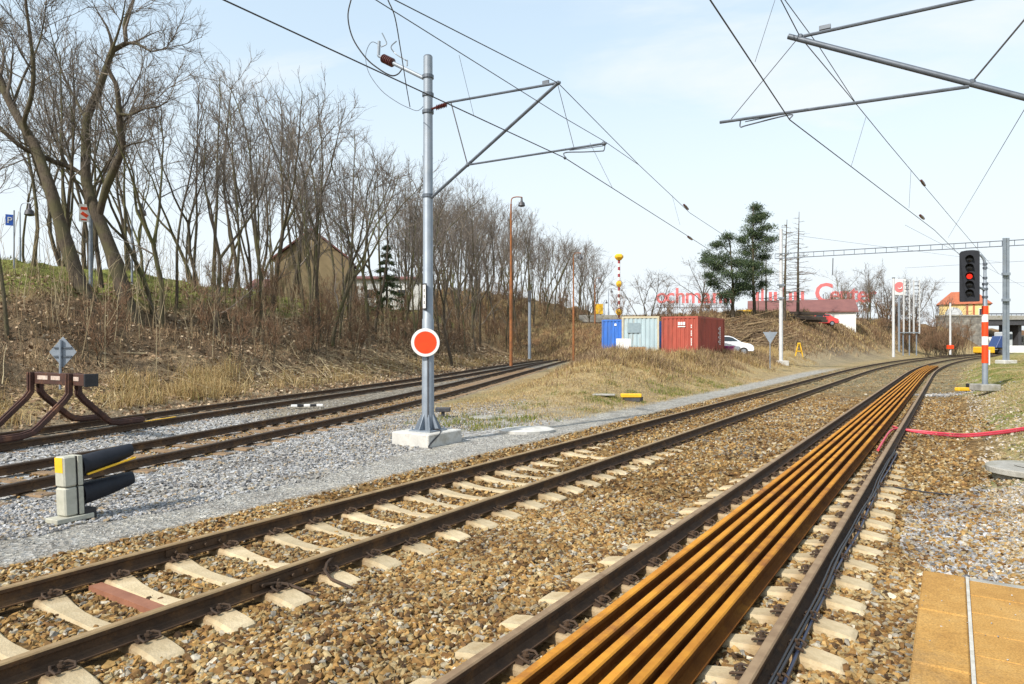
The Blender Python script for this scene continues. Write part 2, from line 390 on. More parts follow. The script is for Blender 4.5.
# ---------------------------------------------------------------- ground
def build_ground():
    fr = np.radians(np.concatenate([np.arange(-60, 60, 0.3), np.arange(60, 300, 3.0)]))
    rr = np.concatenate([[0.0], np.geomspace(1.2, 160, 330), np.geomspace(170, 4000, 40)])
    A, Rr = np.meshgrid(fr, rr[1:])
    x = np.concatenate([[0.0], (Rr*np.sin(A)).ravel()]); y = np.concatenate([[0.0], (Rr*np.cos(A)).ravel()])
    Z = zones(x, y); z = Z['z']
    far = np.hypot(x, y); z = z * (1 - sm(far, 220, 500))
    na = len(fr); nr = len(rr) - 1
    i = np.arange(nr-1)[:,None]; k = np.arange(na)[None,:]
    a = 1 + i*na + k; b = 1 + i*na + (k+1) % na; c = b + na; d = a + na
    quads = np.stack([a, d, c, b], -1).reshape(-1, 4)
    t1 = quads[:, [0,1,2]]; t2 = quads[:, [0,2,3]]
    kk = np.arange(na); fan = np.stack([np.zeros(na, int), 1+kk, 1+(kk+1) % na], -1)
    tris = np.vstack([fan, t1, t2])
    # cover colours (what the ground is made of, not how it is lit)
    def mixc(base, col, w): return base*(1-w[:,None]) + np.array(col)[None,:]*w[:,None]
    t,u,um,d3,d4,n1,n2,n3 = (Z[k] for k in ('t','u','um','d3','d4','n1','n2','n3'))
    col = np.tile(np.array([0.33,0.255,0.14]), (len(x),1))                  # dry earth and grass
    col = mixc(col, (0.22,0.185,0.085), sm(n1,.5,.62)*0.6)
    grain = np.full(len(x), 0.35)
    # between left tracks and the middle one: pale stones near, thinning towards the mound
    gw = sm(um, 2.7, 3.4)*sm(d3, -4.6, -3.8)*(1-sm(y+ (n1-.5)*7, 17.5, 24))
    col = mixc(col, (0.36,0.36,0.355), gw); grain = np.maximum(grain, gw)
    g3 = sm(-np.abs(d3+2.0), -3.6, -2.9)*(1-sm(y, 60, 90)); col = mixc(col, (0.235,0.215,0.18), g3*(1-gw)); grain = np.maximum(grain, g3)
    # fine grit path beside the middle track
    pw = sm(um, 1.75, 2.05)*(1-sm(um + (n2-.5)*.5, 2.9, 3.5))*(1-sm(y,48,60)); col = mixc(col, (0.33,0.325,0.305), pw*.95); grain = np.where(pw>.5, .45, grain)
    # rust-coloured ballast of the two right tracks
    rw = sm(u, -6.1, -5.7)*(1-sm(u + (n1-.5)*1.5, 1.9, 2.9)); col = mixc(col, (0.20,0.125,0.05), rw)
    tw = rw*sm(t + (n2-.5)*8, 26, 44); col = mixc(col, (0.25,0.20,0.115), tw*.8); col = mixc(col, (0.15,0.14,0.085), tw*sm(n2,.45,.62)*.8); col = mixc(col, (0.31,0.25,0.14), tw*sm(-n2,-.40,-.28)*.7)
    gp = sm(-np.abs(u+2.0+ (n2-.5)*.8), -1.0, -.55)*sm(t, 12, 16)*(1-sm(t, 26, 34))*sm(n2,.42,.6); col = mixc(col, (0.20,0.195,0.18), gp*.8)
    grain = np.maximum(grain, rw)
    # verge on the right
    vw = sm(u + (n1-.5)*1.5, 2.0, 2.9)
    vc = np.tile(np.array([0.31,0.265,0.125]), (len(x),1))
    vc = mixc(vc, (0.17,0.19,0.045), sm(n2*.5+n1*.5, .47,.60)*sm(t,7.5,11)*.9)
    vc = mixc(vc, (0.37,0.29,0.14), (1-sm(t, 9.0, 10.5))*.8)
    sw = np.exp(-((u-2.1)/.8)**2 - ((t-11.2)/1.7)**2); vc = mixc(vc, (0.37,0.37,0.36), np.clip(sw*1.5,0,1))
    col = col*(1-vw[:,None]) + vc*vw[:,None]
    # left bank: leaf litter, then rough grass on its crest
    bc = np.tile(np.array([0.235,0.165,0.100]), (len(x),1))
    bc = mixc(bc, (0.30,0.225,0.13), sm(n2,.45,.7)*.8); bc = mixc(bc, (0.10,0.07,0.045), sm(n1,.55,.7)*.5)
    bc = mixc(bc, (0.30,0.225,0.105), (1-sm(d4, 4.5, 6.5))*.7)
    bc = mixc(bc, (0.17,0.185,0.05), sm(d4 + (n2-.5)*1.5, 11.6, 13.2))
    bc = mixc(bc, (0.085,0.06,0.038), sm(d4+(n1-.5)*3,7.0,8.6)*(1-sm(d4+(n1-.5)*2,11.2,12.4))*.7)
    col = mixc(col, (0.20,0.16,0.11), sm(d4,1.0,1.8)*(1-sm(d3,-2.5,-1.0))*.85)
    bw = Z['bank']; col = col*(1-bw[:,None]) + bc*bw[:,None]
    gg = sm(d3, -6.5,-5)*0
    # dry grass mound and the brown bank beyond
    mc = np.tile(np.array([0.39,0.295,0.15]), (len(x),1)); mc = mixc(mc, (0.16,0.10,0.06), sm(n1,.52,.66)*.7); mc = mixc(mc, (0.20,0.21,0.055), (1-sm(Z['md'],.15,.45))*sm(n2,.5,.65)*.8)
    w = np.clip(Z['md']*1.6,0,1); col = col*(1-w[:,None]) + mc*w[:,None]
    rc = np.tile(np.array([0.205,0.120,0.060]), (len(x),1)); rc = mixc(rc, (0.30,0.235,0.11), sm(n2,.45,.62)*.8); rc = mixc(rc, (0.10,0.06,0.038), sm(n1,.5,.64)*.6)
    w = np.clip(sm(um,5.5,8)*sm(t,66,73),0,1); col = col*(1-w[:,None]) + rc*w[:,None]
    # road-side grey ground between the mound and the brown bank
    dw = sm(um,3,4.5)*(1-sm(um,6.0,8.0))*sm(t,60,68)*(1-sm(t,95,120)); col = mixc(col, (0.25,0.22,0.17), dw*.5)
    col = col * (0.88 + 0.24*n3)[:,None]
    m, nt, b = nt_new('ground_cover')
    at = N(nt, 'ShaderNodeAttribute'); at.attribute_name = 'cover'
    ag = N(nt, 'ShaderNodeAttribute'); ag.attribute_name = 'grain'
    tc = N(nt, 'ShaderNodeTexCoord')
    vo = N(nt, 'ShaderNodeTexVoronoi', Scale=17.0); nt.links.new(tc.outputs['Object'], vo.inputs['Vector'])
    sep = N(nt, 'ShaderNodeSeparateColor'); nt.links.new(vo.outputs['Color'], sep.inputs[0])
    pv = ramp(nt, sep.outputs[0], [(0,(.40,.38,.36)), (.45,(.85,.82,.78)), (.8,(1.15,1.12,1.08)), (1,(1.75,1.8,1.9))])
    no = N(nt, 'ShaderNodeTexNoise', Scale=9.0, Detail=8, Roughness=.75); nt.links.new(tc.outputs['Object'], no.inputs['Vector'])
    nv = ramp(nt, no.outputs[0], [(.3,(.55,.52,.5)), (.5,(1,1,1)), (.7,(1.4,1.38,1.3))])
    mx = N(nt, 'ShaderNodeMix', data_type='RGBA'); nt.links.new(ag.outputs['Fac'], mx.inputs[0]); nt.links.new(nv, mx.inputs[6]); nt.links.new(pv, mx.inputs[7])
    mu = N(nt, 'ShaderNodeMix', data_type='RGBA', blend_type='MULTIPLY'); mu.inputs[0].default_value = 1
    nt.links.new(at.outputs['Color'], mu.inputs[6]); nt.links.new(mx.outputs[2], mu.inputs[7])
    nl = N(nt, 'ShaderNodeTexNoise', Scale=1.7, Detail=7, Roughness=.8); nt.links.new(tc.outputs['Object'], nl.inputs['Vector'])
    lv = ramp(nt, nl.outputs[0], [(.32,(.62,.58,.55)), (.5,(1,1,1)), (.68,(1.3,1.27,1.18))])
    m3 = N(nt, 'ShaderNodeMix', data_type='RGBA', blend_type='MULTIPLY'); m3.inputs[0].default_value = 1
    nt.links.new(mu.outputs[2], m3.inputs[6]); nt.links.new(lv, m3.inputs[7]); nt.links.new(m3.outputs[2], b.inputs['Base Color'])
    hm = N(nt, 'ShaderNodeMath', operation='ADD'); nt.links.new(no.outputs[0], hm.inputs[0]); nt.links.new(vo.outputs['Distance'], hm.inputs[1])
    bp = N(nt, 'ShaderNodeBump', Strength=.8, Distance=.05); nt.links.new(hm.outputs[0], bp.inputs['Height']); nt.links.new(bp.outputs[0], b.inputs['Normal'])
    b.inputs['Roughness'].default_value = .95; b.inputs['Specular IOR Level'].default_value = .15
    o = fast_mesh('ground', np.stack([x,y,z],-1), tris, m, smooth=True)
    me = o.data
    ca = me.attributes.new('cover','FLOAT_COLOR','POINT'); ca.data.foreach_set('color', np.concatenate([col, np.ones((len(x),1))],1).astype(np.float32).ravel())
    ga = me.attributes.new('grain','FLOAT','POINT'); ga.data.foreach_set('value', grain.astype(np.float32))
    tag(o, 'stony railway ground with grassy banks on both sides', 'ground', kind='structure')
build_ground()

# ---------------------------------------------------------------- loose stones
def stone_shapes(n, pts, seed):
    rng = np.random.default_rng(seed); out = []
    for i in range(n):
        bm = bmesh.new()
        ax = np.array([1, rng.uniform(.6,.95), rng.uniform(.42,.75)])
        for k in range(pts):
            d = rng.normal(size=3); d /= np.linalg.norm(d); d = d / (np.abs(d)**3).sum()**(1/3)
            bm.verts.new(tuple(d*ax*rng.uniform(.8,1.0)))
        r = bmesh.ops.convex_hull(bm, input=bm.verts)
        bmesh.ops.delete(bm, geom=[g for g in r['geom_unused'] if isinstance(g, bmesh.types.BMVert)], context='VERTS')
        bmesh.ops.triangulate(bm, faces=bm.faces); bmesh.ops.recalc_face_normals(bm, faces=bm.faces)
        bm.verts.index_update()
        out.append((np.array([v.co[:] for v in bm.verts]), np.array([[v.index for v in f.verts] for f in bm.faces]))); bm.free()
    return out
def rotmats(rng, n, tilt):
    a = rng.uniform(0, 2*np.pi, n); b = rng.normal(0, tilt, n); c = rng.normal(0, tilt, n)
    ca, sa, cb, sb, cc, sc = np.cos(a), np.sin(a), np.cos(b), np.sin(b), np.cos(c), np.sin(c)
    Rz = np.zeros((n,3,3)); Rz[:,0,0]=ca; Rz[:,0,1]=-sa; Rz[:,1,0]=sa; Rz[:,1,1]=ca; Rz[:,2,2]=1
    Rx = np.zeros((n,3,3)); Rx[:,0,0]=1; Rx[:,1,1]=cb; Rx[:,1,2]=-sb; Rx[:,2,1]=sb; Rx[:,2,2]=cb
    Ry = np.zeros((n,3,3)); Ry[:,1,1]=1; Ry[:,0,0]=cc; Ry[:,0,2]=sc; Ry[:,2,0]=-sc; Ry[:,2,2]=cc
    return Rx @ Ry @ Rz
def scatter(name, shapes, pos, size, material, tilt=.35, seed=0, sink=.35):
    rng = np.random.default_rng(seed); V, T, o = [], [], 0
    which = rng.integers(0, len(shapes), len(pos)); Rm = rotmats(rng, len(pos), tilt)
    for i, (sv, sf) in enumerate(shapes):
        idx = np.nonzero(which == i)[0]
        if not len(idx): continue
        v = np.einsum('nij,kj->nki', Rm[idx], sv) * size[idx][:,None,None]
        v += pos[idx][:,None,:]; v[:,:,2] += (size[idx]*sink)[:,None]*.6
        V.append(v.reshape(-1,3)); T.append((sf[None] + (o + np.arange(len(idx))*len(sv))[:,None,None]).reshape(-1,3)); o += len(idx)*len(sv)
    return fast_mesh(name, np.vstack(V), np.vstack(T), material)
SP = {'m': .569, 'r': .592}; MID_T0 = .466; RGT_T0 = .34      # sleeper spacing; offsets set from the photograph
def sample_view(n, y0, y1, seed, pw=1.0, margin=140):
    """points on the ground seen by the photograph and a little beside it"""
    rng = np.random.default_rng(seed)
    Y = (y0**(1+pw) + rng.random(n)*(y1**(1+pw)-y0**(1+pw)))**(1/(1+pw))
    px = rng.uniform(-margin, 1024+margin, n)
    return (px-CX)/F*Y, Y, rng
sh_near = stone_shapes(36, 11, 1); sh_far = stone_shapes(20, 9, 2)
def on_sleeper(t, u, off, sp, half=.125):
    k = np.abs(((t-off)/sp + .5) % 1 - .5)*sp
    return (k < half) & (np.abs(u) < 1.19)
M['st_rust'] = mat_island('rusty_ballast', [(0,(.045,.026,.012)),(.15,(.15,.078,.027)),(.36,(.27,.152,.047)),(.57,(.36,.225,.080)),(.71,(.29,.22,.110)),(.83,(.41,.315,.165)),(.92,(.21,.195,.165)),(1,(.52,.46,.35))], noise=25)
M['st_grey'] = mat_island('grey_crushed_stone', [(0,(.10,.10,.105)),(.3,(.27,.275,.285)),(.6,(.39,.395,.405)),(.8,(.35,.315,.25)),(.88,(.31,.23,.135)),(1,(.55,.555,.56))], noise=25)
M['st_verge'] = mat_island('mixed_gravel', [(0,(.12,.10,.07)),(.25,(.30,.22,.11)),(.5,(.38,.30,.18)),(.75,(.40,.35,.27)),(.92,(.44,.41,.37)),(1,(.52,.50,.48))], noise=25)
rust, grey, ver, rustf, greyf, verf = [], [], [], [], [], []
def add_stones(n, y0, y1, seed, near):
    x, y, rng = sample_view(n, y0, y1, seed)
    Z = zones(x, y); t,u,um,d3 = Z['t'],Z['u'],Z['um'],Z['d3']; q = rng.random(n)
    sl = (on_sleeper(t, u, RGT_T0, SP['r']) | on_sleeper(t, um, MID_T0, SP['m'])) & (rng.random(n) > .06+.94*sm(t+Z['n2']*6-3, 10, 20))
    rail = (np.abs(np.abs(u)-.75) < .10) | (np.abs(np.abs(um)-.75) < .10)
    bed = ((np.abs(um) < 1.28) | (np.abs(u) < 1.28))
    zz = Z['z'] + np.where(bed, .0, 0)
    pos = np.stack([x,y,zz], -1)
    plat = (t < 5.2) & (u > 1.5)
    isr = (u > -5.85) & (u < 2.4 + (Z['n1']-.5)*1.6) & ~sl & ~rail & ~plat & ~((np.abs(u) < .42) & (y < 40))
    isr &= (q < np.where(t > 16, 1-sm(t,15,36)*.72, 1))
    isg = (um > 2.75 + (Z['n2']-.5)*.8) & (d3 < 4.4) & (np.abs(d3) > .95) & ((d3 > -4.0)) & (y < 30) & (q < (1-sm(y+(Z['n1']-.5)*8,17,25))*np.where(d3>1.6,1,.5))
    gl = (np.abs(d3) < .95)&(np.abs(np.abs(d3)-.75) > .12) & (q < .5) & (y < 30)
    sw = np.exp(-((u-2.2)/1.0)**2 - ((t-10.8)/2.3)**2)*(.4+1.2*Z['n2'])
    isw = (sw > .38) & (rng.random(n) < .62); isr &= ~isw; isg |= isw & ~plat & (u > 1.3)
    isv = (u >= 2.2) & (u < 8) & ~plat & (q < np.where(sw > .3, 1, (1-sm(u,2.4,4.0)*.97)*.42))
    base = (.019,.046) if near else (.025,.050)
    s = rng.uniform(*base, n)*(1 if y0 < 27 else 1.1); s *= np.where(rng.random(n) < .06, 1.35, 1)
    for m_, lst in ((isr, rust if near else rustf), (isg, grey if near else greyf), (isv, ver if near else verf)):
        lst.append((pos[m_], s[m_]*(.85 if lst is grey or lst is greyf or lst is ver else 1)))
    (rust if near else rustf).append((pos[gl], s[gl]))
add_stones(112000, 2.6, 9.5, 21, True)
add_stones(125000, 9.5, 27, 22, False)
add_stones(60000, 27, 62, 23, False)
def cat_(l): return np.vstack([a for a,_ in l]), np.concatenate([b for _,b in l])
def stones(name, near, far, m_, label, cat):
    p, s = cat_(near); o = scatter(name, sh_near, p, s, m_, seed=5); tag(o, label, cat, kind='stuff')
    p, s = cat_(far); o2 = scatter(name, sh_far, p, s, m_, seed=6); tag(o2, label + ', farther off', cat, kind='stuff')
stones('rusty_ballast', rust, rustf, M['st_rust'], 'brown rusty ballast stones around the sleepers', 'ballast')
stones('grey_ballast', grey, greyf, M['st_grey'], 'pale grey crushed stone beside the grit path', 'ballast')
def grit():
    x, y, rng = sample_view(130000, 4.5, 17, 51)
    Z = zones(x, y); um = Z['um']; k = (um > 1.75) & (um < 3.3) & (rng.random(len(x)) < sm(um,1.7,2.0)*(1-sm(um+(Z['n2']-.5)*.5,2.9,3.3)))
    p = np.stack([x,y,Z['z']-.004], -1)[k]
    tag(scatter('path_grit', sh_far, p, rng.uniform(.009,.020,len(p)), M['st_grit'], seed=8), 'fine grey grit of the path beside the middle track', 'grit', kind='stuff')
M['st_grit'] = mat_island('fine_grit', [(0,(.12,.115,.105)),(.3,(.25,.245,.23)),(.7,(.35,.345,.33)),(1,(.48,.475,.45))])
grit()
stones('verge_gravel', ver, verf, M['st_verge'], 'tan and grey gravel beyond the platform end', 'gravel')

# ---------------------------------------------------------------- tubes in bulk
def tubes_mesh(groups):
    """groups: list of (points (K,n,3), radii (K,n), sides) -> verts, quads"""
    V, Q, o = [], [], 0
    for Pn, Rn, k in groups:
        Kc, n, _ = Pn.shape
        T = np.gradient(Pn, axis=1); T /= np.linalg.norm(T, axis=2, keepdims=True) + 1e-9
        ref = np.where(np.abs(T[:,:1,2:3]) > .9, np.array([[[1.,0,0]]]), np.array([[[0,0,1.]]]))
        A = np.cross(T, np.broadcast_to(ref, T.shape)); A /= np.linalg.norm(A, axis=2, keepdims=True) + 1e-9
        B = np.cross(T, A)
        ang = np.arange(k)*2*np.pi/k
        ring = Pn[:,:,None,:] + Rn[:,:,None,None]*(A[:,:,None,:]*np.cos(ang)[None,None,:,None] + B[:,:,None,:]*np.sin(ang)[None,None,:,None])
        V.append(ring.reshape(-1,3))
        i = np.arange(n-1)[:,None]; j = np.arange(k)[None,:]
        q = np.stack([i*k+j, i*k+(j+1)%k, (i+1)*k+(j+1)%k, (i+1)*k+j], -1).reshape(-1,4)
        Q.append((q[None] + (o + np.arange(Kc)*n*k)[:,None,None]).reshape(-1,4)); o += Kc*n*k
    return np.vstack(V), np.vstack(Q)
def from_paths(paths, sides):
    """paths: list of (pts list, radii list); grouped by point count"""
    by = {}
    for p, r in paths: by.setdefault(len(p), []).append((p, r))
    return [(np.array([a for a,_ in v], float), np.array([b for _,b in v], float), sides) for v in by.values()]

# ---------------------------------------------------------------- bare trees
def bark(name, c1, c2, moss):
    m, nt, b = nt_new(name)
    tc = N(nt, 'ShaderNodeTexCoord'); mp = N(nt, 'ShaderNodeMapping'); mp.inputs['Scale'].default_value = (9,9,1.6); nt.links.new(tc.outputs['Object'], mp.inputs[0])
    n1 = N(nt, 'ShaderNodeTexNoise', Scale=2.2, Detail=6, Roughness=.7); nt.links.new(mp.outputs[0], n1.inputs['Vector'])
    col = ramp(nt, n1.outputs[0], [(.32,c2),(.6,c1)])
    n2 = N(nt, 'ShaderNodeTexNoise', Scale=1.1, Detail=4); nt.links.new(tc.outputs['Object'], n2.inputs['Vector'])
    f = ramp(nt, n2.outputs[0], [(.47,(0,0,0)),(.62,(.8,.8,.8))])
    mx = N(nt, 'ShaderNodeMix', data_type='RGBA'); nt.links.new(f, mx.inputs[0]); nt.links.new(col, mx.inputs[6]); mx.inputs[7].default_value = (*moss,1)
    nt.links.new(mx.outputs[2], b.inputs['Base Color']); b.inputs['Roughness'].default_value = .95; b.inputs['Specular IOR Level'].default_value = .15
    bp = N(nt, 'ShaderNodeBump', Strength=.7, Distance=.04); nt.links.new(n1.outputs[0], bp.inputs['Height']); nt.links.new(bp.outputs[0], b.inputs['Normal'])
    return m
M['bark'] = bark('grey_brown_bark', (.112,.090,.067), (.042,.034,.026), (.10,.092,.050))
M['bark2'] = bark('mossy_bark', (.118,.102,.065), (.052,.045,.030), (.11,.112,.045))
M['twig'] = mat_island('brown_twigs', [(0,(.095,.082,.075)),(.5,(.155,.130,.112)),(1,(.23,.195,.155))])
M['twigred'] = mat_island('reddish_twigs', [(0,(.12,.072,.046)),(.5,(.20,.118,.07)),(1,(.30,.19,.11))])
M['willow'] = mat_island('yellow_willow_twigs', [(0,(.22,.20,.05)),(.5,(.32,.28,.07)),(1,(.40,.34,.10))])
def perp_dir(d, ang, az):
    d = d/np.linalg.norm(d); a = np.cross(d, [0,0,1.] if abs(d[2]) < .95 else [1.,0,0]); a /= np.linalg.norm(a); b = np.cross(d, a)
    return d*math.cos(ang) + (a*math.cos(az) + b*math.sin(az))*math.sin(ang)
def grow(rng, p, d, L, r0, r1, n, wob, up):
    pts, rad = [np.array(p)], [r0]; d = np.array(d, float)
    for i in range(n):
        d = d + rng.normal(0, wob, 3) + np.array([0,0,up]); d /= np.linalg.norm(d)
        pts.append(pts[-1] + d*L/n); rad.append(r0 + (r1-r0)*((i+1)/n)**.8)
    return pts, rad
def at(pts, f):
    k = f*(len(pts)-1); i = min(int(k), len(pts)-2); w = k-i
    return pts[i]*(1-w)+pts[i+1]*w, (pts[i+1]-pts[i])
def branch_out(rng, stems, tw, l1=(7,11), l2=(5,8), l3=(4,7), len1=.34, f0=.35, up=.06, ang=(.55,1.05), twigr=.0075, H_=12.0, l4=0):
    """limbs, branches and twigs growing from the stems; returns (limbs, branches, twigs)"""
    limbs, brs, tws = [], [], []
    for pts, rad, w in stems:
        for _ in range(int(rng.integers(*l1)*w)):
            f = rng.uniform(f0, .98)**.8; p, d = at(pts, f); rr = np.interp(f, [0,1], [rad[0], rad[-1]])
            L = H_*len1*(1.15-f*.75)*rng.uniform(.6,1.2)
            a = grow(rng, p, perp_dir(d, rng.uniform(*ang), rng.uniform(0,6.28)), L, max(.02, rr*.5), .012, 6, .16, up)
            limbs.append(a)
    for src in limbs + [(s[0], s[1]) for s in stems]:
        L0 = sum(np.linalg.norm(b-a) for a,b in zip(src[0][:-1], src[0][1:]))
        lo = .15 if L0 < H_*.5 else .6
        for _ in range(int(rng.integers(*l2))):
            f = rng.uniform(lo, 1); p, d = at(src[0], f)
            brs.append(grow(rng, p, perp_dir(d, rng.uniform(.4,.95), rng.uniform(0,6.28)), min(L0*.5, H_*.16)*rng.uniform(.5,1.15), .015, .007, 4, .17, up*1.3))
    for src in brs:
        L0 = np.linalg.norm(src[0][-1]-src[0][0])
        for _ in range(int(rng.integers(*l3))):
            f = rng.uniform(.1, 1); p, d = at(src[0], f)
            tws.append(grow(rng, p, perp_dir(d, rng.uniform(.3,.9), rng.uniform(0,6.28)), max(.5, L0*.6)*rng.uniform(.5,1.1), twigr, twigr*.55, 3, .17, up*1.6))
    if l4:
        ext = []
        for src in tws:
            for _ in range(l4):
                f = rng.uniform(.2, 1); p, d = at(src[0], f)
                ext.append(grow(rng, p, perp_dir(d, rng.uniform(.3,.9), rng.uniform(0,6.28)), rng.uniform(.25,.55), twigr*.8, twigr*.5, 2, .15, up*1.6))
        tws += ext
    return limbs, brs, tws
def tree_meshes(stems, limbs, brs, tws, root, bk, tw, sides=9):
    v, q = tubes_mesh(from_paths([(s[0], s[1]) for s in stems], sides)); fast_mesh('trunk', v, q, bk, root, True)
    g = from_paths(limbs, 6) + from_paths(brs, 4) + from_paths(tws, 3)
    v, q = tubes_mesh(g); fast_mesh('crown', v, q, tw, root, True)
def make_tree(seed, h, r, style='slim', root=None, bk=None, tw=None):
    rng = np.random.default_rng(seed)
    if style == 'slim':
        main = grow(rng, (0,0,-.4), (rng.normal(0,.06), rng.normal(0,.06), 1), h, r, .02, 10, .055, .04); stems = [(*main, 1)]
        if rng.random() < .5:
            p, d = at(main[0], rng.uniform(.12,.4)); stems.append((*grow(rng, p, perp_dir(d, .35, rng.uniform(0,6.28)), h*.62, r*.62, .018, 8, .06, .06), .8))
        out = branch_out(rng, stems, tw, l1=(8,12), l2=(4,7), l3=(4,6), H_=h, f0=.32, up=.09, ang=(.4,.9))
    elif style == 'fork':
        main = grow(rng, (0,0,-.4), (rng.normal(0,.1), rng.normal(0,.1), 1), h*.4, r, r*.75, 5, .08, .03); stems = [(*main, .25)]
        for k in range(int(rng.integers(2,4))):
            stems.append((*grow(rng, main[0][-1], perp_dir(main[0][-1]-main[0][-2], rng.uniform(.2,.55), k*2.3+rng.uniform(0,1)), h*.62, r*.62, .02, 8, .10, .05), 1))
        out = branch_out(rng, stems, tw, l1=(6,9), l2=(4,7), l3=(4,6), H_=h, f0=.2, up=.06)
    elif style == 'round':
        main = grow(rng, (0,0,-.4), (0,0,1), h*.3, r, r*.8, 4, .05, .03); stems = [(*main, .2)]
        for k in range(6):
            stems.append((*grow(rng, main[0][-1-(k%2)], perp_dir(np.array([0,0,1.]), rng.uniform(.25,.8), k*1.05), h*.66, r*.5, .02, 7, .11, .06), .8))
        out = branch_out(rng, stems, tw, l1=(6,9), H_=h, f0=.15, up=.04)
    else:  # clump of thin stems
        stems = []
        for k in range(int(rng.integers(6,10))):
            stems.append((*grow(rng, (rng.normal(0,.25), rng.normal(0,.25), -.3), (rng.normal(0,.22), rng.normal(0,.22), 1), h*rng.uniform(.6,1), r*rng.uniform(.5,1), .012, 7, .07, .05), .8))
        out = branch_out(rng, stems, tw, l1=(4,7), l2=(3,5), l3=(3,5), H_=h*.7, f0=.15, up=.08, ang=(.3,.7))
    tree_meshes(stems, *out, root, bk, tw)

def path_tree(name, label, Y, trunks, loc, seed, H_, extra):
    """a tree whose main stems follow given points (x pixel, y pixel, depth offset, radius)"""
    rng = np.random.default_rng(seed)
    root = thing(name, label, 'tree', loc, 0, 'bare trees on the embankment')
    stems = []
    for pts, w in trunks:
        q = np.array([list(P(a, b, Y+dy)) for a, b, dy, r in pts]); rr = [r for *_, r in pts]
        c = spline(q, .55) if len(q) > 2 else q
        L = np.concatenate([[0], np.cumsum(np.linalg.norm(np.diff(q, axis=0), axis=1))]); Lc = np.concatenate([[0], np.cumsum(np.linalg.norm(np.diff(c, axis=0), axis=1))])
        ra = np.interp(Lc/Lc[-1], L/L[-1], rr); ra = ra*(1+rng.normal(0,.045,len(ra)))
        c = c - np.array(loc)
        stems.append(([p for p in c], list(ra), w))
    out = branch_out(rng, stems, None, H_=H_, **extra)
    tree_meshes(stems, *out, root, M['bark'], M['twig'], 12)
    return root
# ---------------------------------------------------------------- trees on the left bank
def ground_y(px, py):
    """distance at which the bank surface is seen at a pixel"""
    ys = np.arange(14, 60, .1); z = zones((px-CX)/F*ys, ys)['z']; q = CYH-(z-CZ)/ys*F
    return float(ys[np.nonzero(q <= py)[0][0]])
YA = ground_y(131, 318)
bA = P(126, 312, YA)
path_tree('bare_tree', 'thick crooked bare tree forking low, biggest on the embankment behind the bumper', YA, [
    ([(142,345,0,.60),(135,328,0,.47),(130,316,0,.39),(126,300,0,.36),(116,265,0,.31),(104,232,0,.28),(94,208,0,.27),(86,180,.2,.22),(86,150,.4,.205),(87,118,.5,.185),(98,92,.6,.165),(107,66,.8,.145),(113,50,.9,.13),(126,43,1.0,.105),(124,25,1.2,.085),(130,8,1.4,.065),(137,-12,1.6,.045),(141,-45,1.8,.02)], 1.2),
    ([(99,216,0,.17),(106,188,-.4,.175),(117,163,-.7,.165),(123,146,-.8,.15),(120,128,-.9,.135),(119,108,-1,.12),(116,84,-1,.10),(108,68,-1,.09),(112,50,-1.4,.06),(122,20,-1.7,.04),(128,-20,-2,.015)], 1.2),
    ([(119,114,-1,.08),(130,115,-1.3,.07),(143,109,-1.8,.05),(160,106,-2.3,.03),(172,97,-2.6,.012)], .6),
    ([(126,43,1,.08),(138,44,.6,.06),(150,51,.2,.045),(160,50,-.2,.025),(174,48,-.5,.012)], .6),
    ([(84,176,.2,.10),(72,168,.2,.105),(55,162,0,.11),(36,154,-.4,.11),(20,146,-.8,.10),(0,128,-1.2,.09),(-25,105,-1.6,.05)], .5),
    ([(122,148,-.8,.05),(132,144,-1,.04),(142,142,-1.2,.03),(152,139,-1.4,.015)], .4),
    ([(86,120,.4,.08),(76,100,1,.06),(62,72,1.5,.045),(50,30,2,.02)], .8),
], bA, 3, 12.5, dict(l1=(6,10), f0=.3, up=.05, l2=(6,9), l3=(5,8), ang=(.5,1.05), len1=.30, twigr=.0075, l4=1))
YB = ground_y(85, 296)
path_tree('bare_tree', 'leaning bare tree with a thick bent trunk, left of the biggest tree', YB, [
    ([(97,322,0,.54),(91,308,0,.42),(86,298,0,.36),(80,284,0,.33),(70,255,0,.30),(62,230,0,.27),(52,195,0,.25),(42,165,.2,.23),(33,142,.4,.21),(18,118,.6,.185),(5,92,.8,.16),(-8,55,1,.13),(-20,10,1.3,.08),(-30,-40,1.5,.03)], 1),
    ([(30,140,.4,.11),(24,122,.1,.105),(29,106,-.2,.10),(33,85,-.3,.095),(33,60,-.4,.085),(30,35,-.5,.07),(26,5,-.6,.06),(24,-30,-.7,.03)], 1),
    ([(12,108,.7,.07),(22,80,1.4,.055),(40,40,2,.04),(48,-10,2.5,.015)], .8),
], P(84, 292, YB), 5, 12.5, dict(l1=(6,10), f0=.3, up=.05, l2=(6,9), l3=(5,8), ang=(.5,1.05), len1=.30, twigr=.0075, l4=1))

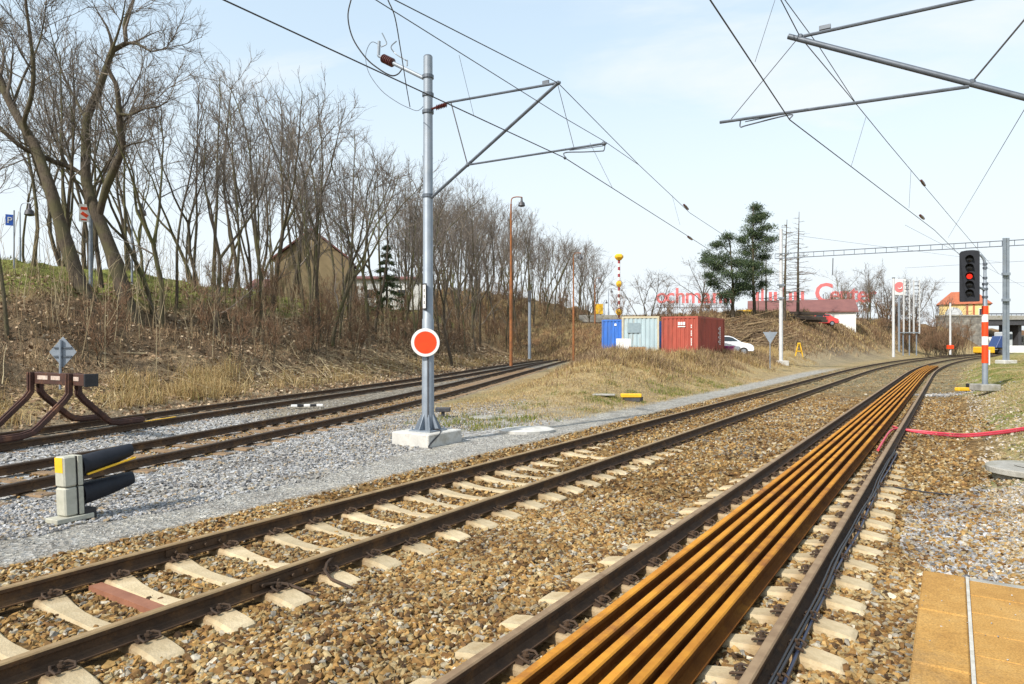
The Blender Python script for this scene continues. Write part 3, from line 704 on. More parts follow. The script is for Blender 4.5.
PROTO = []
def proto(seed, h, r, style, bk, tw):
    root = bpy.data.objects.new('bare_tree', None); make_tree(seed, h, r, style, root, M[bk], M[tw]); PROTO.append((root, style, h)); return root
for i in range(7): proto(100+i, 11.0+i*.4, .085+.009*i, 'slim', 'bark' if i % 2 else 'bark2', 'twig')
for i in range(4): proto(200+i, 11.5+i*.5, .135, 'fork', 'bark' if i % 2 else 'bark2', 'twig')
for i in range(3): proto(300+i, 3.6+i*.5, .03, 'clump', 'bark', 'twigred')
for i in range(2): proto(400+i, 9.5, .15, 'round', 'bark', 'twig')
proto(450, 6.0, .04, 'clump', 'bark2', 'willow')
def plant(k, x, y, s, rz, label, group, name='bare_tree', cat='tree', zoff=0.0):
    src = PROTO[k][0]
    c = src.copy(); COL.objects.link(c); c.name = name
    c.location = (x, y, H(x, y)+zoff); c.scale = (s, s, s); c.rotation_euler = (0, 0, rz)
    for ch in src.children:
        g = ch.copy(); COL.objects.link(g); g.parent = c
    return tag(c, label, cat, group)
# single trees one can pick out: (pixel x, depth, variant, scale, turn, label)
for px, Y, k, s, rz, lab in [
    (162, 33, 7, .98, .4, 'mossy bare tree forking at mid height, first one right of the biggest tree'),
    (176, 36, 1, 1.0, 1.2, 'straight slim bare tree close behind the mossy forked tree'),
    (214, 35, 8, .93, 2.2, 'bare tree with a bent dark trunk between the mossy forked tree and the mast'),
    (246, 40, 3, .95, .9, 'slim bare tree in front of the ochre house gable'),
    (332, 44, 9, 1.0, .1, 'broad bare tree rising just right of the ochre house'),
    (320, 43, 5, .98, 4.2, 'dark slim bare tree hiding the right edge of the ochre house'),
    (352, 48, 2, 1.0, 3.3, 'straight bare tree left of the dark green spruce'),
    (452, 55, 10, 1.05, 2.6, 'tall bare tree showing just right of the signal mast'),
    (416, 52, 4, .95, .6, 'slim bare tree close to the left side of the overhead line mast'),
    (8, 24, 0, .9, 2.0, 'thin straight bare tree beside the blue parking sign'),
    (33, 33, 2, 1.05, 1.0, 'thin dark bare tree just right of the blue parking sign'),
    (72, 36, 4, 1.02, 1.4, 'slim bare tree seen between the two thick crooked trees'),
    (62, 40, 6, 1.0, .4, 'pale slim bare tree behind the leaning thick tree'),
    ]:
    x = (px-CX)/F*Y; plant(k, x, Y, s, rz, lab, 'bare trees on the embankment')
rng = np.random.default_rng(77); cnt = 0; used = []
for tries in range(9000):
    Y = 31 + 139*rng.random()**.8; px = rng.uniform(-60, 604); x = (px-CX)/F*Y
    if px > 592 and Y < 100: continue
    d4 = -side_dist([x],[Y],C4X)[0]
    if not (6.0 < d4 < 32) or (Y < 60 and d4 < 9): continue
    if px < 250 and rng.random() < .55: continue
    if any((x-a)**2 + (Y-b)**2 < 1.9**2 + (Y*.017)**2 for a, b in used): continue
    if abs(px-315) < 30 and 30 > d4 > 22: continue
    if 352 < px < 400 and d4 > 14 and Y > 48: continue
    used.append((x, Y)); k = int(rng.integers(0, 11)); s = rng.uniform(.85, 1.15)*np.interp(d4, [6,14,30], [.8,1,1])*np.interp(Y, [40,52,100,150],[1,1.22,1.25,1.2])
    plant(k, x, Y, s, rng.uniform(0,6.28), 'slender bare tree in the dense leafless wood along the embankment crest', 'trees of the leafless wood')
    cnt += 1
    if cnt >= 165: break
used = []
for tries in range(2000):
    Y = rng.uniform(24, 160); px = rng.uniform(-40, 600); x = (px-CX)/F*Y
    d4 = -side_dist([x],[Y],C4X)[0]
    if not (6.0 < d4 < 15) or (px < 210 and (d4 > 9 or rng.random() < .5)) or any((x-a)**2+(Y-b)**2 < 1.7**2+(Y*.012)**2 for a,b in used): continue
    used.append((x, Y))
    plant(11+len(used) % 3, x, Y, rng.uniform(.6,1.0), rng.uniform(0,6.28), 'clump of thin brown leafless stems in the thicket on the embankment slope', 'leafless bushes on the slope', 'bare_bush', 'bush')
    if len(used) >= 135: break
# trees and bushes right of the wood
for px, Y, k, s, rz, lab, nm, ct, dz in [
    (646, 78, 14, 1.0, .4, 'round bare tree standing behind the pale blue container', 'bare_tree', 'tree', 0),
    (652, 74, 16, .62, 0., 'yellow green willow bush behind the pale container', 'willow_bush', 'bush', 0),
    (700, 86, 14, .85, 2., 'loose bare tree between the red container and the pine', 'bare_tree', 'tree', 0),
    (676, 82, 13, 1.1, 1., 'brown leafless bush behind the red container', 'bare_bush', 'bush', 0),
    (706, 72, 12, .95, 2., 'brown leafless bush under the smaller pine', 'bare_bush', 'bush', 0),
    (888, 112, 15, 1.05, .3, 'dark round bare tree behind the round red sign', 'bare_tree', 'tree', 0),
    (914, 122, 14, 1.15, 2., 'dark bare tree behind the twin lattice masts', 'bare_tree', 'tree', 0),
    (937, 118, 15, 1.05, 1.2, 'dark bare tree left of the yellow house', 'bare_tree', 'tree', 0),
    (870, 108, 7, .55, .2, 'bare tree behind the last red letters', 'bare_tree', 'tree', 0),
    (845, 112, 8, .5, .2, 'bare tree right of the white shed', 'bare_tree', 'tree', 0),
    (940, 106, 13, 1.7, 0., 'big reddish brown bush on the bank below the yellow house', 'bare_bush', 'bush', 0),
    (930, 100, 11, 1.4, 1., 'reddish brown bush right of the twin lattice masts', 'bare_bush', 'bush', 0),
    (952, 110, 12, 1.5, 2., 'reddish brown bush next to the stone wall', 'bare_bush', 'bush', 0),
    (880, 98, 11, 1.1, 2.6, 'leafless bush behind the tall white post', 'bare_bush', 'bush', 0),
    (758, 84, 1, .55, 1., 'young bare tree beside the taller pine', 'bare_tree', 'tree', 0),
    (590, 104, 15, .9, .2, 'bare tree above the grey footbridge wall', 'bare_tree', 'tree', 0),
    (622, 96, 13, 1.1, .2, 'leafless bush behind the blue container', 'bare_bush', 'bush', 0),
    ]:
    x = (px-CX)/F*Y; plant(k, x, Y, s, rz, lab, None, nm, ct, dz)

rng = np.random.default_rng(5)
for i in range(34):
    px = rng.uniform(836, 968); Y = rng.uniform(100, 118) if px < 940 else rng.uniform(98, 112)
    plant(11+i % 3, (px-CX)/F*Y, Y, rng.uniform(.9,1.5), rng.uniform(0,6.28), 'brown leafless bush in the thicket on the far bank before the yellow house', 'leafless bushes on the far bank', 'bare_bush', 'bush')
for i in range(16):
    px = rng.uniform(838, 946); Y = rng.uniform(110, 128)
    plant((14,15,7,9)[i % 4], (px-CX)/F*Y, Y, rng.uniform(.55,.85), rng.uniform(0,6.28), 'bare tree in the loose row behind the far bank left of the yellow house', 'bare trees behind the far bank')
for i in range(16):
    px = rng.uniform(662, 735); Y = rng.uniform(64, 90)
    plant(11+i % 3, (px-CX)/F*Y, Y, rng.uniform(.6,1.0), rng.uniform(0,6.28), 'low leafless bush behind the brick red container and under the pines', 'leafless bushes under the pines', 'bare_bush', 'bush')
# evergreens
M['needle'] = mat_island('pine_needles', [(0,(.030,.050,.028)),(.45,(.055,.085,.042)),(.8,(.085,.12,.055)),(1,(.13,.16,.075))], transl=.15)
M['needle2'] = mat_island('spruce_needles', [(0,(.035,.055,.025)),(.5,(.07,.10,.04)),(1,(.11,.135,.06))], transl=.15)
def needles(rng, centres, per, size, spread, flat=.6):
    n = len(centres)*per
    c = np.repeat(np.array(centres), per, 0) + rng.normal(0, spread, (n,3))*np.array([1,1,flat])
    a = rng.normal(size=(n,3)); a[:,2] += .35; a /= np.linalg.norm(a, axis=1, keepdims=True)
    b = np.cross(a, rng.normal(size=(n,3))); b /= np.linalg.norm(b, axis=1, keepdims=True)
    L = size*rng.uniform(.6,1.3,(n,1)); w = L*.22
    v = np.stack([c-b*w, c+b*w, c+a*L], 1).reshape(-1,3)
    return v, np.arange(n*3).reshape(-1,3)
def pine(label, px, Y, ybase, ytop, seed, clumps):
    rng = np.random.default_rng(seed); base = P(px, ybase, Y); h = (ybase-ytop)/F*Y
    root = thing('pine_tree', label, 'tree', base, 0, 'two pines behind the red container')
    tr = grow(rng, (0,0,-1), (0,0,1), h*.99+1, .24, .04, 10, .03, .02)
    v, q = tubes_mesh(from_paths([tr], 9)); fast_mesh('trunk', v, q, M['bark'], root, True)
    cen, limbs = [], []
    for dx, yy, sp in clumps:                       # clump: offset right (px), height (px row), spread (px)
        z = (ybase-yy)/F*Y; ex = dx/F*Y; ey = rng.uniform(-1,1)*(abs(ex)*.8+.6)
        f = min(.97, max(.1, (z-.7)/h)); p, _ = at(tr[0], f*.97)
        e = np.array([ex, ey, z]); mid = (p+e)/2 + np.array([0,0,.25])
        limbs.append(([p, mid, e], [.06,.04,.02]))
        sr = sp/F*Y
        for _ in range(int(10+sp*1.4)): cen.append(e + rng.normal(0, sr*.62, 3)*np.array([1,1,.5]))
        for _ in range(7): cen.append(p+(e-p)*rng.uniform(.5,1) + rng.normal(0,.3,3))
    v, q = tubes_mesh(from_paths(limbs, 5)); fast_mesh('limbs', v, q, M['bark'], root, True)
    v, t = needles(rng, cen, 64, .17, .28); fast_mesh('crown', v, t, M['needle'], root)
pine('smaller spreading pine with open clumps right above the red container', 733, 74, 320, 236, 5,
     [(-14,243,4),(-8,238,3),(-20,254,6),(-8,256,7),(4,262,7),(-14,266,6),(-24,262,5),(10,274,6),(-4,276,8),(-18,284,6),(8,286,6),(0,292,6),(-12,296,5),(14,264,4),(16,284,4),(-26,276,3)])
pine('taller pine with an upright pointed crown', 755, 78, 318, 205, 8,
     [(2,208,3),(4,217,5),(-4,220,4),(8,228,6),(-6,232,6),(2,236,6),(-12,240,5),(12,240,5),(4,248,8),(-8,252,7),(12,256,5),(-12,262,6),(2,264,7),(8,272,6),(-4,276,7),(10,284,4),(-8,288,4),(12,213,3)])
def spruce(label, px, Y, ybase, h, seed, group=None):
    rng = np.random.default_rng(seed); base = P(px, ybase, Y)
    root = thing('spruce_tree', label, 'tree', base, 0, group)
    tr = grow(rng, (0,0,-.5), (0,0,1), h+.5, .16, .02, 8, .01, .02)
    v, q = tubes_mesh(from_paths([tr], 8)); fast_mesh('trunk', v, q, M['bark'], root, True)
    cen = []
    for z in np.arange(.8, h, .62):
        L = (h-z)*.30+.15
        for k in range(7):
            a = rng.uniform(0,6.28)
            for f in np.linspace(.25,1,6): cen.append((math.cos(a)*L*f, math.sin(a)*L*f, z - .35*L*f + rng.normal(0,.05)))
    v, t = needles(rng, cen, 9, .24, .09); fast_mesh('crown', v, t, M['needle2'], root)
spruce('dark green spruce standing among the bare trees left of the mast', 387, 60, 313, 6.2, 4)
def dead_spruce(label, px, Y, ybase, ytop, seed, fine):
    rng = np.random.default_rng(seed); base = P(px, ybase, Y); h = (ybase-ytop)/F*Y
    root = thing('dead_spruce', label, 'tree', base, 0, 'dead conifers behind the portal mast')
    tr = grow(rng, (0,0,-1), (0,0,1), h+1, .26 if fine else .16, .03, 8, .008, .01)
    v, q = tubes_mesh(from_paths([tr], 8)); fast_mesh('trunk', v, q, M['bark'], root, True)
    br = []
    for _ in range(70 if fine else 26):
        f = rng.uniform(.22,.97); p, d = at(tr[0], f); a = rng.uniform(0,6.28); L = (1.05-f)*h*.24*rng.uniform(.5,1.2)+.3
        b = grow(rng, p, (math.cos(a), math.sin(a), -.05), L, .035, .012, 4, .10, .03); br.append(b)
        for _ in range(3): q_, d_ = at(b[0], rng.uniform(.3,1)); br.append(grow(rng, q_, perp_dir(d_, .8, rng.uniform(0,6.28)), L*.3, .014, .008, 4, .1, 0))
    v, q = tubes_mesh(from_paths(br, 4)); fast_mesh('crown', v, q, M['twig'], root, True)
dead_spruce('dead conifer trunk with drooping bare branches behind the white portal mast', 784, 77, 322, 220, 3, True)
dead_spruce('taller dead conifer stem right of the white portal mast', 798, 86, 316, 212, 4, True)
dead_spruce('thin dead stem close to the taller pine', 766, 84, 318, 232, 6, False)

# ---------------------------------------------------------------- dry grass, litter, brush
M['straw'] = mat_island('dry_straw_blades', [(0,(.22,.145,.062)),(.3,(.36,.245,.105)),(.7,(.50,.37,.175)),(.93,(.58,.46,.25)),(1,(.26,.25,.07))], transl=.25)
M['strawdark'] = mat_island('brown_dead_stems', [(0,(.09,.06,.04)),(.4,(.20,.13,.075)),(.75,(.31,.215,.12)),(1,(.44,.34,.20))], transl=.1)
M['leaf'] = mat_island('fallen_leaves', [(0,(.10,.06,.035)),(.35,(.23,.15,.088)),(.7,(.38,.27,.165)),(1,(.55,.45,.32))], transl=.1)
M['grass'] = mat_island('green_grass_blades', [(0,(.10,.13,.025)),(.5,(.17,.20,.04)),(.85,(.26,.25,.07)),(1,(.36,.29,.12))], transl=.3)
M['heapstem'] = mat_island('heap_branches', [(0,(.09,.06,.038)),(.5,(.20,.135,.078)),(1,(.34,.25,.14))])
M['crest'] = mat_island('crest_grass_blades', [(0,(.09,.10,.025)),(.5,(.15,.16,.04)),(.85,(.22,.20,.07)),(1,(.32,.26,.11))], transl=.3)
M['cutstem'] = mat_island('cut_pale_stems', [(0,(.16,.115,.07)),(.5,(.32,.25,.15)),(1,(.50,.42,.26))])
def blades(name, x, y, h, w, lean, material, label, cat, seed, zo=-.02):
    rng = np.random.default_rng(seed); n = len(x); z = zones(x, y)['z'] + zo
    b = np.stack([x, y, z], -1); a = rng.uniform(0, 6.28, n)
    side = np.stack([np.cos(a), np.sin(a), np.zeros(n)], -1); la = rng.uniform(0, 6.28, n); l = np.abs(rng.normal(0, lean, n))
    out = np.stack([np.cos(la)*l, np.sin(la)*l, np.zeros(n)], -1)
    hh = (h*rng.uniform(.55,1.25,n))[:,None]; ww = (w*rng.uniform(.7,1.3,n))[:,None]; up = np.array([0,0,1.])
    m1 = b + up*hh*.6 + out*hh*.35; top = b + up*hh*np.clip(1-l[:,None]*.35,.3,1) + out*hh
    v = np.stack([b-side*ww, b+side*ww, m1+side*ww*.7, m1-side*ww*.7, top], 1).reshape(-1,3)
    i = np.arange(n)[:,None]*5
    t = np.concatenate([i+np.array([[0,1,2]]), i+np.array([[0,2,3]]), i+np.array([[3,2,4]])], 0)
    return tag(fast_mesh(name, v, t, material), label, cat, kind='stuff')
def tufted(x, y, rng, per, spread):
    n = len(x); xx = np.repeat(x, per) + rng.normal(0, spread, n*per); yy = np.repeat(y, per) + rng.normal(0, spread, n*per); return xx, yy
def pick(n, y0, y1, seed, fn, pw=.6):
    x, y, rng = sample_view(n, y0, y1, seed, pw); Z = zones(x, y); k = rng.random(n) < fn(x, y, Z); return x[k], y[k], rng
# mound grass
x, y, r_ = pick(52000, 17, 62, 31, lambda x,y,Z: np.clip(Z['md']*1.4-.05,0,1)*(.12+.88*sm(Z['n2']*.5+Z['n1']*.5,.40,.54))*(1-sm(Z['um'],5.5,8)*sm(Z['t'],66,73)))
x, y = tufted(x, y, r_, 13, .17); blades('dry_grass', x, y, (.10+.46*zones(x,y)['md'])*(.25+1.3*fbm(x*.5,y*.5,41)), .011, .8, M['straw'], 'straw coloured dry grass on the mound before the containers', 'grass', 1)
x, y, r_ = pick(46000, 19, 56, 37, lambda x,y,Z: np.clip(Z['md']*1.4-.1,0,1)*(.12+.88*sm(Z['n1'],.47,.56)))
x, y = tufted(x, y, r_, 9, .25); blades('dead_weeds', x, y, (.15+.6*zones(x,y)['md'])*r_.uniform(.5,1.2,len(x)), .012, .85, M['strawdark'], 'brown dead weeds on the mound before the containers', 'weeds', 2)
# low sparse grass around the mound foot and behind the mast
x, y, r_ = pick(30000, 13, 40, 33, lambda x,y,Z: (Z['um']>3.2)*(Z['d3']>1.9)*sm(y+(Z['n1']-.5)*8,16,22)*(Z['md']<.5)*.8)
x, y = tufted(x, y, r_, 7, .14); blades('sparse_dry_grass', x, y, np.full(len(x), .10), .009, 1.0, M['straw'], 'short dry grass among stones behind the mast', 'grass', 3)
x, y, r_ = pick(14000, 16, 36, 34, lambda x,y,Z: (Z['um']>3.2)*(1-sm(Z['um'],4.5,7.5))*(Z['d3']>2.5)*sm(Z['n2'],.47,.6))
x, y = tufted(x, y, r_, 10, .12); blades('green_grass', x, y, np.full(len(x), .16), .009, .8, M['grass'], 'low green grass patches beside the grit path', 'grass', 4)
# tall straw at the bank foot
x, y, r_ = pick(34000, 15, 75, 35, lambda x,y,Z: sm(Z['d4'],2.3,3.0)*(1-sm(Z['d4']+(Z['n1']-.5)*4,4.6,6.6))*(.05+.95*sm(Z['n1'],.46,.58))*np.where((x/y*F+CX)>250,.5,1))
x, y = tufted(x, y, r_, 12, .17); blades('tall_dry_grass', x, y, np.full(len(x), .55)*(.25+1.1*fbm(x*.6,y*.6,47)), .011, .75, M['straw'], 'tall straw grass along the foot of the embankment', 'grass', 5)
x, y, r_ = pick(14000, 15, 32, 61, lambda x,y,Z: sm(Z['d4'],2.4,3.0)*(1-sm(Z['d4']+(Z['n1']-.5)*2,4.6,6.0))*sm((x/y*F+CX),105,135)*(1-sm((x/y*F+CX),225,255))*sm(Z['n2'],.36,.5))
x, y = tufted(x, y, r_, 14, .15); blades('straw_tussocks', x, y, np.full(len(x), .75)*(.4+fbm(x*.8,y*.8,48)), .010, .7, M['straw'], 'thick straw tussocks beside the track right of the bumper', 'grass', 15)
x, y, r_ = pick(26000, 18, 75, 62, lambda x,y,Z: (Z['u']>-3.2)*(Z['u']<-.9)*sm(Z['t'],20,34)*sm(Z['n2']+(Z['t']-30)*.004,.42,.6)*.8)
x, y = tufted(x, y, r_, 6, .12); blades('track_weeds', x, y, np.full(len(x), .05), .010, 1.0, M['strawdark'], 'low dead weeds growing between the two right tracks', 'weeds', 16)
x, y, r_ = pick(26000, 24, 90, 63, lambda x,y,Z: (np.abs(Z['u'])<2.2)*sm(Z['t'],30,45)*sm(Z['n2'],.42,.58)*(np.abs(np.abs(Z['u'])-.75)>.12)*((np.abs(Z['u'])>.5)|(Z['t']>72))*.8)
x, y = tufted(x, y, r_, 6, .12); blades('track_straw', x, y, np.full(len(x), .045), .012, 1.0, M['straw'], 'low dry grass growing along the far sleepers', 'grass', 17)
# litter and undergrowth on the bank
x, y, r_ = pick(170000, 13, 80, 36, lambda x,y,Z: sm(Z['d4'],1.2,2.6)*(1-sm(Z['d4'],13,15)), pw=.5)
n = len(x); c = np.stack([x, y, zones(x,y)['z']+r_.uniform(.0,.10,n)], -1); a = r_.normal(size=(n,3))*np.array([1,1,.45]); a /= np.linalg.norm(a,axis=1,keepdims=True); b_ = np.cross(a, r_.normal(size=(n,3))); b_ /= np.linalg.norm(b_,axis=1,keepdims=True)
s_ = r_.uniform(.04,.09,(n,1))*(.6+c[:,1:2]/50); v = np.stack([c-a*s_, c-b_*s_*.6, c+a*s_, c+b_*s_*.6], 1).reshape(-1,3)
tag(fast_mesh('leaf_litter', v, np.arange(n*4).reshape(-1,4), M['leaf']), 'fallen brown leaves covering the embankment slope', 'leaves', kind='stuff')
x, y, r_ = pick(42000, 16, 90, 38, lambda x,y,Z: sm(Z['d4'],4.2,6.5)*(1-sm(Z['d4'],13.5,15.5))*(.2+.8*sm(Z['n1'],.38,.52)), pw=.5)
x, y = tufted(x, y, r_, 5, .25); blades('undergrowth', x, y, r_.uniform(.25,.9,len(x)), .010, .8, M['strawdark'], 'brown dead brambles and stems covering the embankment slope', 'undergrowth', 6)
# thin upright saplings
def stems(name, x, y, h0, h1, r, material, label, cat, seed, lean=.10, side=2, lie=False):
    rng = np.random.default_rng(seed); z = zones(x, y)['z']; ps, tw = [], []
    for X_, Y_, Z_ in zip(x, y, z):
        L = rng.uniform(h0, h1)
        if lie: d = np.array([math.cos(lean + rng.normal(0,.35)), math.sin(lean+rng.normal(0,.35)), rng.normal(.05,.16)]); st = (X_, Y_, Z_+rng.uniform(.02,.35))
        else: d = np.array([rng.normal(0,lean), rng.normal(0,lean), 1.]); st = (X_, Y_, Z_-.1)
        p = grow(rng, st, d, L, r*rng.uniform(.7,1.4), r*.4, 4, .06, 0 if lie else .02); ps.append(p)
        for _ in range(side):
            q_, d_ = at(p[0], rng.uniform(.4,1)); tw.append(grow(rng, q_, perp_dir(d_, rng.uniform(.3,.8), rng.uniform(0,6.28)), L*rng.uniform(.15,.4), r*.55, r*.3, 2, .1, .03))
    v, q = tubes_mesh(from_paths(ps, 4) + (from_paths(tw, 3) if tw else [])); return tag(fast_mesh(name, v, q, material, smooth=True), label, cat, kind='stuff')
x, y, r_ = pick(17000, 20, 150, 39, lambda x,y,Z: sm(Z['d4'],5.5,8.5)*(1-sm(Z['d4'],16,20))*np.where((x/y*F+CX)<150,.75,1), pw=.5)
stems('sapling_undergrowth', x, y, 1.0, 3.6, .016, M['cutstem'], 'thin upright leafless saplings all over the embankment', 'undergrowth', 7)
x, y, r_ = pick(22000, 20, 60, 40, lambda x,y,Z: sm(Z['d4'],2.8,3.6)*(1-sm(Z['d4'],6.5,8.5))*(.25+.75*sm((x/y*F+CX),205,275))*(1-sm((x/y*F+CX),400,440)), pw=.5)
stems('cut_brushwood', x, y, .8, 2.8, .017, M['cutstem'], 'cut pale branches lying on the slope left of the mast', 'brushwood', 8, lean=2.3, side=1, lie=True)
# brown bank beyond the tracks, and its brush heap
x, y, r_ = pick(110000, 56, 130, 41, lambda x,y,Z: sm(Z['um'],5.5,8)*sm(Z['t'],66,73)*(.25+.75*sm(Z['n2'],.4,.55)), pw=.4)
x, y = tufted(x, y, r_, 4, .4); blades('bank_weeds', x, y, r_.uniform(.25,.8,len(x)), .030, .9, M['strawdark'], 'brown dead weeds on the far bank below the white shed', 'weeds', 9)
x, y, r_ = pick(60000, 56, 130, 42, lambda x,y,Z: sm(Z['um'],5.5,8)*sm(Z['t'],66,73)*sm(Z['n1'],.47,.58), pw=.4)
x, y = tufted(x, y, r_, 6, .4); blades('bank_dry_grass', x, y, r_.uniform(.2,.6,len(x)), .028, .9, M['straw'], 'pale dry grass on the far bank below the white shed', 'grass', 10)
x = r_.normal(21.8, 2.6, 700); y = r_.normal(70.5, 1.8, 700)
stems('brush_heap', x, y, 1.5, 3.5, .05, M['heapstem'], 'heap of cut branches and logs behind the white car', 'brushwood', 11, lean=.3, side=1, lie=True)
# verge on the right
x, y, r_ = pick(60000, 7, 60, 43, lambda x,y,Z: sm(Z['u'],2.2,3.6)*(.30+.7*sm(Z['n2']*.5+Z['n1']*.5,.46,.58))*sm(Z['t'],8,11)*(1-sm(Z['u'],14,20)), pw=.6)
x, y = tufted(x, y, r_, 9, .11); blades('verge_grass', x, y, np.full(len(x), .065), .008, .9, M['grass'], 'short mossy grass on the verge around the signal', 'grass', 12)
x, y, r_ = pick(60000, 7, 70, 44, lambda x,y,Z: sm(Z['u'],2.0,3.4)*(.3+.75*(1-sm(Z['n1'],.42,.6)))*sm(Z['t'],7.5,10)*(1-sm(Z['u'],18,24)), pw=.6)
x, y = tufted(x, y, r_, 8, .13); blades('verge_straw', x, y, np.full(len(x), .075), .008, 1.1, M['straw'], 'short straw grass on the verge around the signal', 'grass', 13)
# crest grass at top left
x, y, r_ = pick(24000, 22, 80, 45, lambda x,y,Z: sm(Z['d4'],12.3,14)*(1-sm(Z['d4'],24,28)), pw=.5)
x, y = tufted(x, y, r_, 7, .2); blades('crest_grass', x, y, np.full(len(x), .18), .014, .7, M['crest'], 'green grass along the crest of the embankment', 'grass', 14)
for root, _, _ in PROTO:
    for ch in list(root.children): bpy.data.objects.remove(ch)
    bpy.data.objects.remove(root)

# ---------------------------------------------------------------- railway tracks
RAILP = [(-.075,.030),(.075,.030),(.075,.041),(.020,.058),(.009,.070),(.009,.128),(.034,.140),(.036,.170),(.026,.180),(-.026,.180),(-.036,.170),(-.034,.140),(-.009,.128),(-.009,.070),(-.020,.058),(-.075,.041)]
TOPSEG = {7, 8, 9}
def sweep_rail(name, cl, mats, parent=None, z0=0.0, prof=RAILP, topseg=TOPSEG):
    """rail profile swept along points (x,y); mats = (sides, running surface)"""
    cl = np.array(cl); T = np.gradient(cl, axis=0); T /= np.linalg.norm(T, axis=1, keepdims=True); Rt = np.stack([T[:,1], -T[:,0]], -1)
    n, k = len(cl), len(prof); mb = MB(); vs = []
    for i in range(n):
        for a, z in prof: vs.append((cl[i,0]+Rt[i,0]*a, cl[i,1]+Rt[i,1]*a, z+z0))
    for j in range(k):
        fs = [(i*k+j, i*k+(j+1)%k, (i+1)*k+(j+1)%k, (i+1)*k+j) for i in range(n-1)]
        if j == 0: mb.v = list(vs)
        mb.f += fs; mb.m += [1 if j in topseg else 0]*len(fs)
    mb.f += [tuple(range(k-1,-1,-1)), tuple((n-1)*k+j for j in range(k))]; mb.m += [0,0]
    return mb.build(name, mats, parent, world=parent is not None)
def sleeper_mb(half=1.185):
    st = [(-half,-.02,.110),(-half+.03,-.004,.120),(-1.04,.016,.122),(-.90,.030,.125),(-.60,.028,.118),(-.40,.0,.098),(-.2,-.016,.085),(0,-.020,.082)]
    st = st + [(-a, b, c) for a, b, c in st[-2::-1]]
    mb = MB(); vs, fs = [], []
    for x, z, w in st:
        e = .022
        vs += [(x,-w-.03,-.16),(x,-w,z-e),(x,-w+e,z),(x,w-e,z),(x,w,z-e),(x,w+.03,-.16)]
    for i in range(len(st)-1):
        for j in range(5): fs.append((i*6+j, i*6+j+1, (i+1)*6+j+1, (i+1)*6+j))
    fs += [tuple(range(6)), tuple((len(st)-1)*6+5-j for j in range(6))]
    return mb.add(vs, fs)
def clip_mb(r):
    """the sprung clips and bolts that hold one rail to one sleeper"""
    mb = MB()
    for r in (r,):
        for s in (-1, 1):
            x = r + s*.115
            for q in (-1, 1):
                mb.tube([(r+s*.066,q*.02,.060),(r+s*.085,q*.055,.072),(x+s*.02,q*.075,.068),(x+s*.055,q*.06,.050),(x+s*.045,q*.025,.045)], .0095, 6)
            mb.cyl((x,0,.03),(x,0,.098),.014,n=6); mb.cyl((x,0,.062),(x,0,.078),.026,n=6)
            mb.box((r+s*.105,0,.035),(.06,.16,.02))
    return mb
SLM = sleeper_mb(); CLM = [clip_mb(-.75), clip_mb(.75)]
def track_line(name, label, ulat, t_first, n, off, sp, topm, matsl, group):
    base = line_pt(10, ulat)
    root = thing(name, label, 'railway track', base, 0, group)
    ts = np.concatenate([np.arange(-12, 50, 1.0), np.arange(50, 330, 3.0)])
    for s in (-.755, .755):
        sweep_rail('rail', [tuple(line_pt(t, ulat+s))[:2] for t in ts], (M['railside'], topm), root)
    s0 = c0 = None; rng = np.random.default_rng(int(abs(ulat)*100)+3)
    for i in range(n):
        t = t_first + i*sp + off; p = line_pt(t, ulat); d = line_dir(t)
        if s0 is None:
            s = SLM.build('sleeper', matsl, root, smooth=False); c0 = [q.build('rail_clip', M['clip'], s, smooth=True) for q in CLM]; s0 = s
        else:
            s = s0.copy(); COL.objects.link(s); s.parent = root
            if t < 30:
                for q in c0: c = q.copy(); COL.objects.link(c); c.parent = s
        s.location = (p.x-base.x, p.y-base.y, -.002 + rng.normal(0,.006) - .065*float(sm(t,9,19))); s.rotation_euler = (rng.normal(0,.006), rng.normal(0,.003), -math.atan2(d.x, d.y) + rng.normal(0,.008))
    mb = MB()
    for i in range(n, n+180):
        t = t_first + i*sp + off; p = line_pt(t, ulat); d = line_dir(t)
        mb.box((p.x, p.y, -.14), (2.5,.24,.18), rz=-math.atan2(d.x,d.y))
    tag(mb.build('far_sleepers', matsl, root, world=True), kind='stuff')
    return root, base
def t_of(p, ulat=None): return float(line_tu([p.x],[p.y])[0][0])
OFF_M = MID_T0; OFF_R = RGT_T0
trk_m, base_m = track_line('railway_track', 'brown railed track on pale concrete sleepers, just right of the mast', MIDU, -2*.569, 98, OFF_M, .569, M['railtop'], M['sleeper'], None)
trk_r, base_r = track_line('railway_track', 'track with orange spare rails lying between its rails', 0.0, -2*.592, 98, OFF_R, .592, M['railtop2'], M['sleeper'], None)
def fishplate(t, ulat, side, parent):
    o = line_pt(t, ulat); d = line_dir(t); n_ = Vector((d.y, -d.x, 0)); mb = MB()
    c = o + n_*side*.018 + Vector((0,0,.098))
    mb.beam(c-d*.33, c+d*.33, .022, .07)
    for k in (-.24,-.08,.08,.24): mb.cyl(c+d*k+n_*side*.010, c+d*k+n_*side*.045, .019, .015, n=8, mi=1)
    rail = [ch for ch in parent.children if ch.name.startswith('rail')]
    best = rail[1 if (ulat - (MIDU if parent is trk_m else 0)) > 0 else 0]
    mb.build('fishplate', (M['railside'], M['clip']), None).parent = best
    f = [ch for ch in best.children][-1]
    for v in f.data.vertices: v.co -= parent.location
    return f
tA = t_of(G(288,578,.10)); fishplate(tA, MIDU+.755, 1, trk_m)
tB = t_of(G(195,545,.10)); fishplate(tB, MIDU-.755, 1, trk_m)
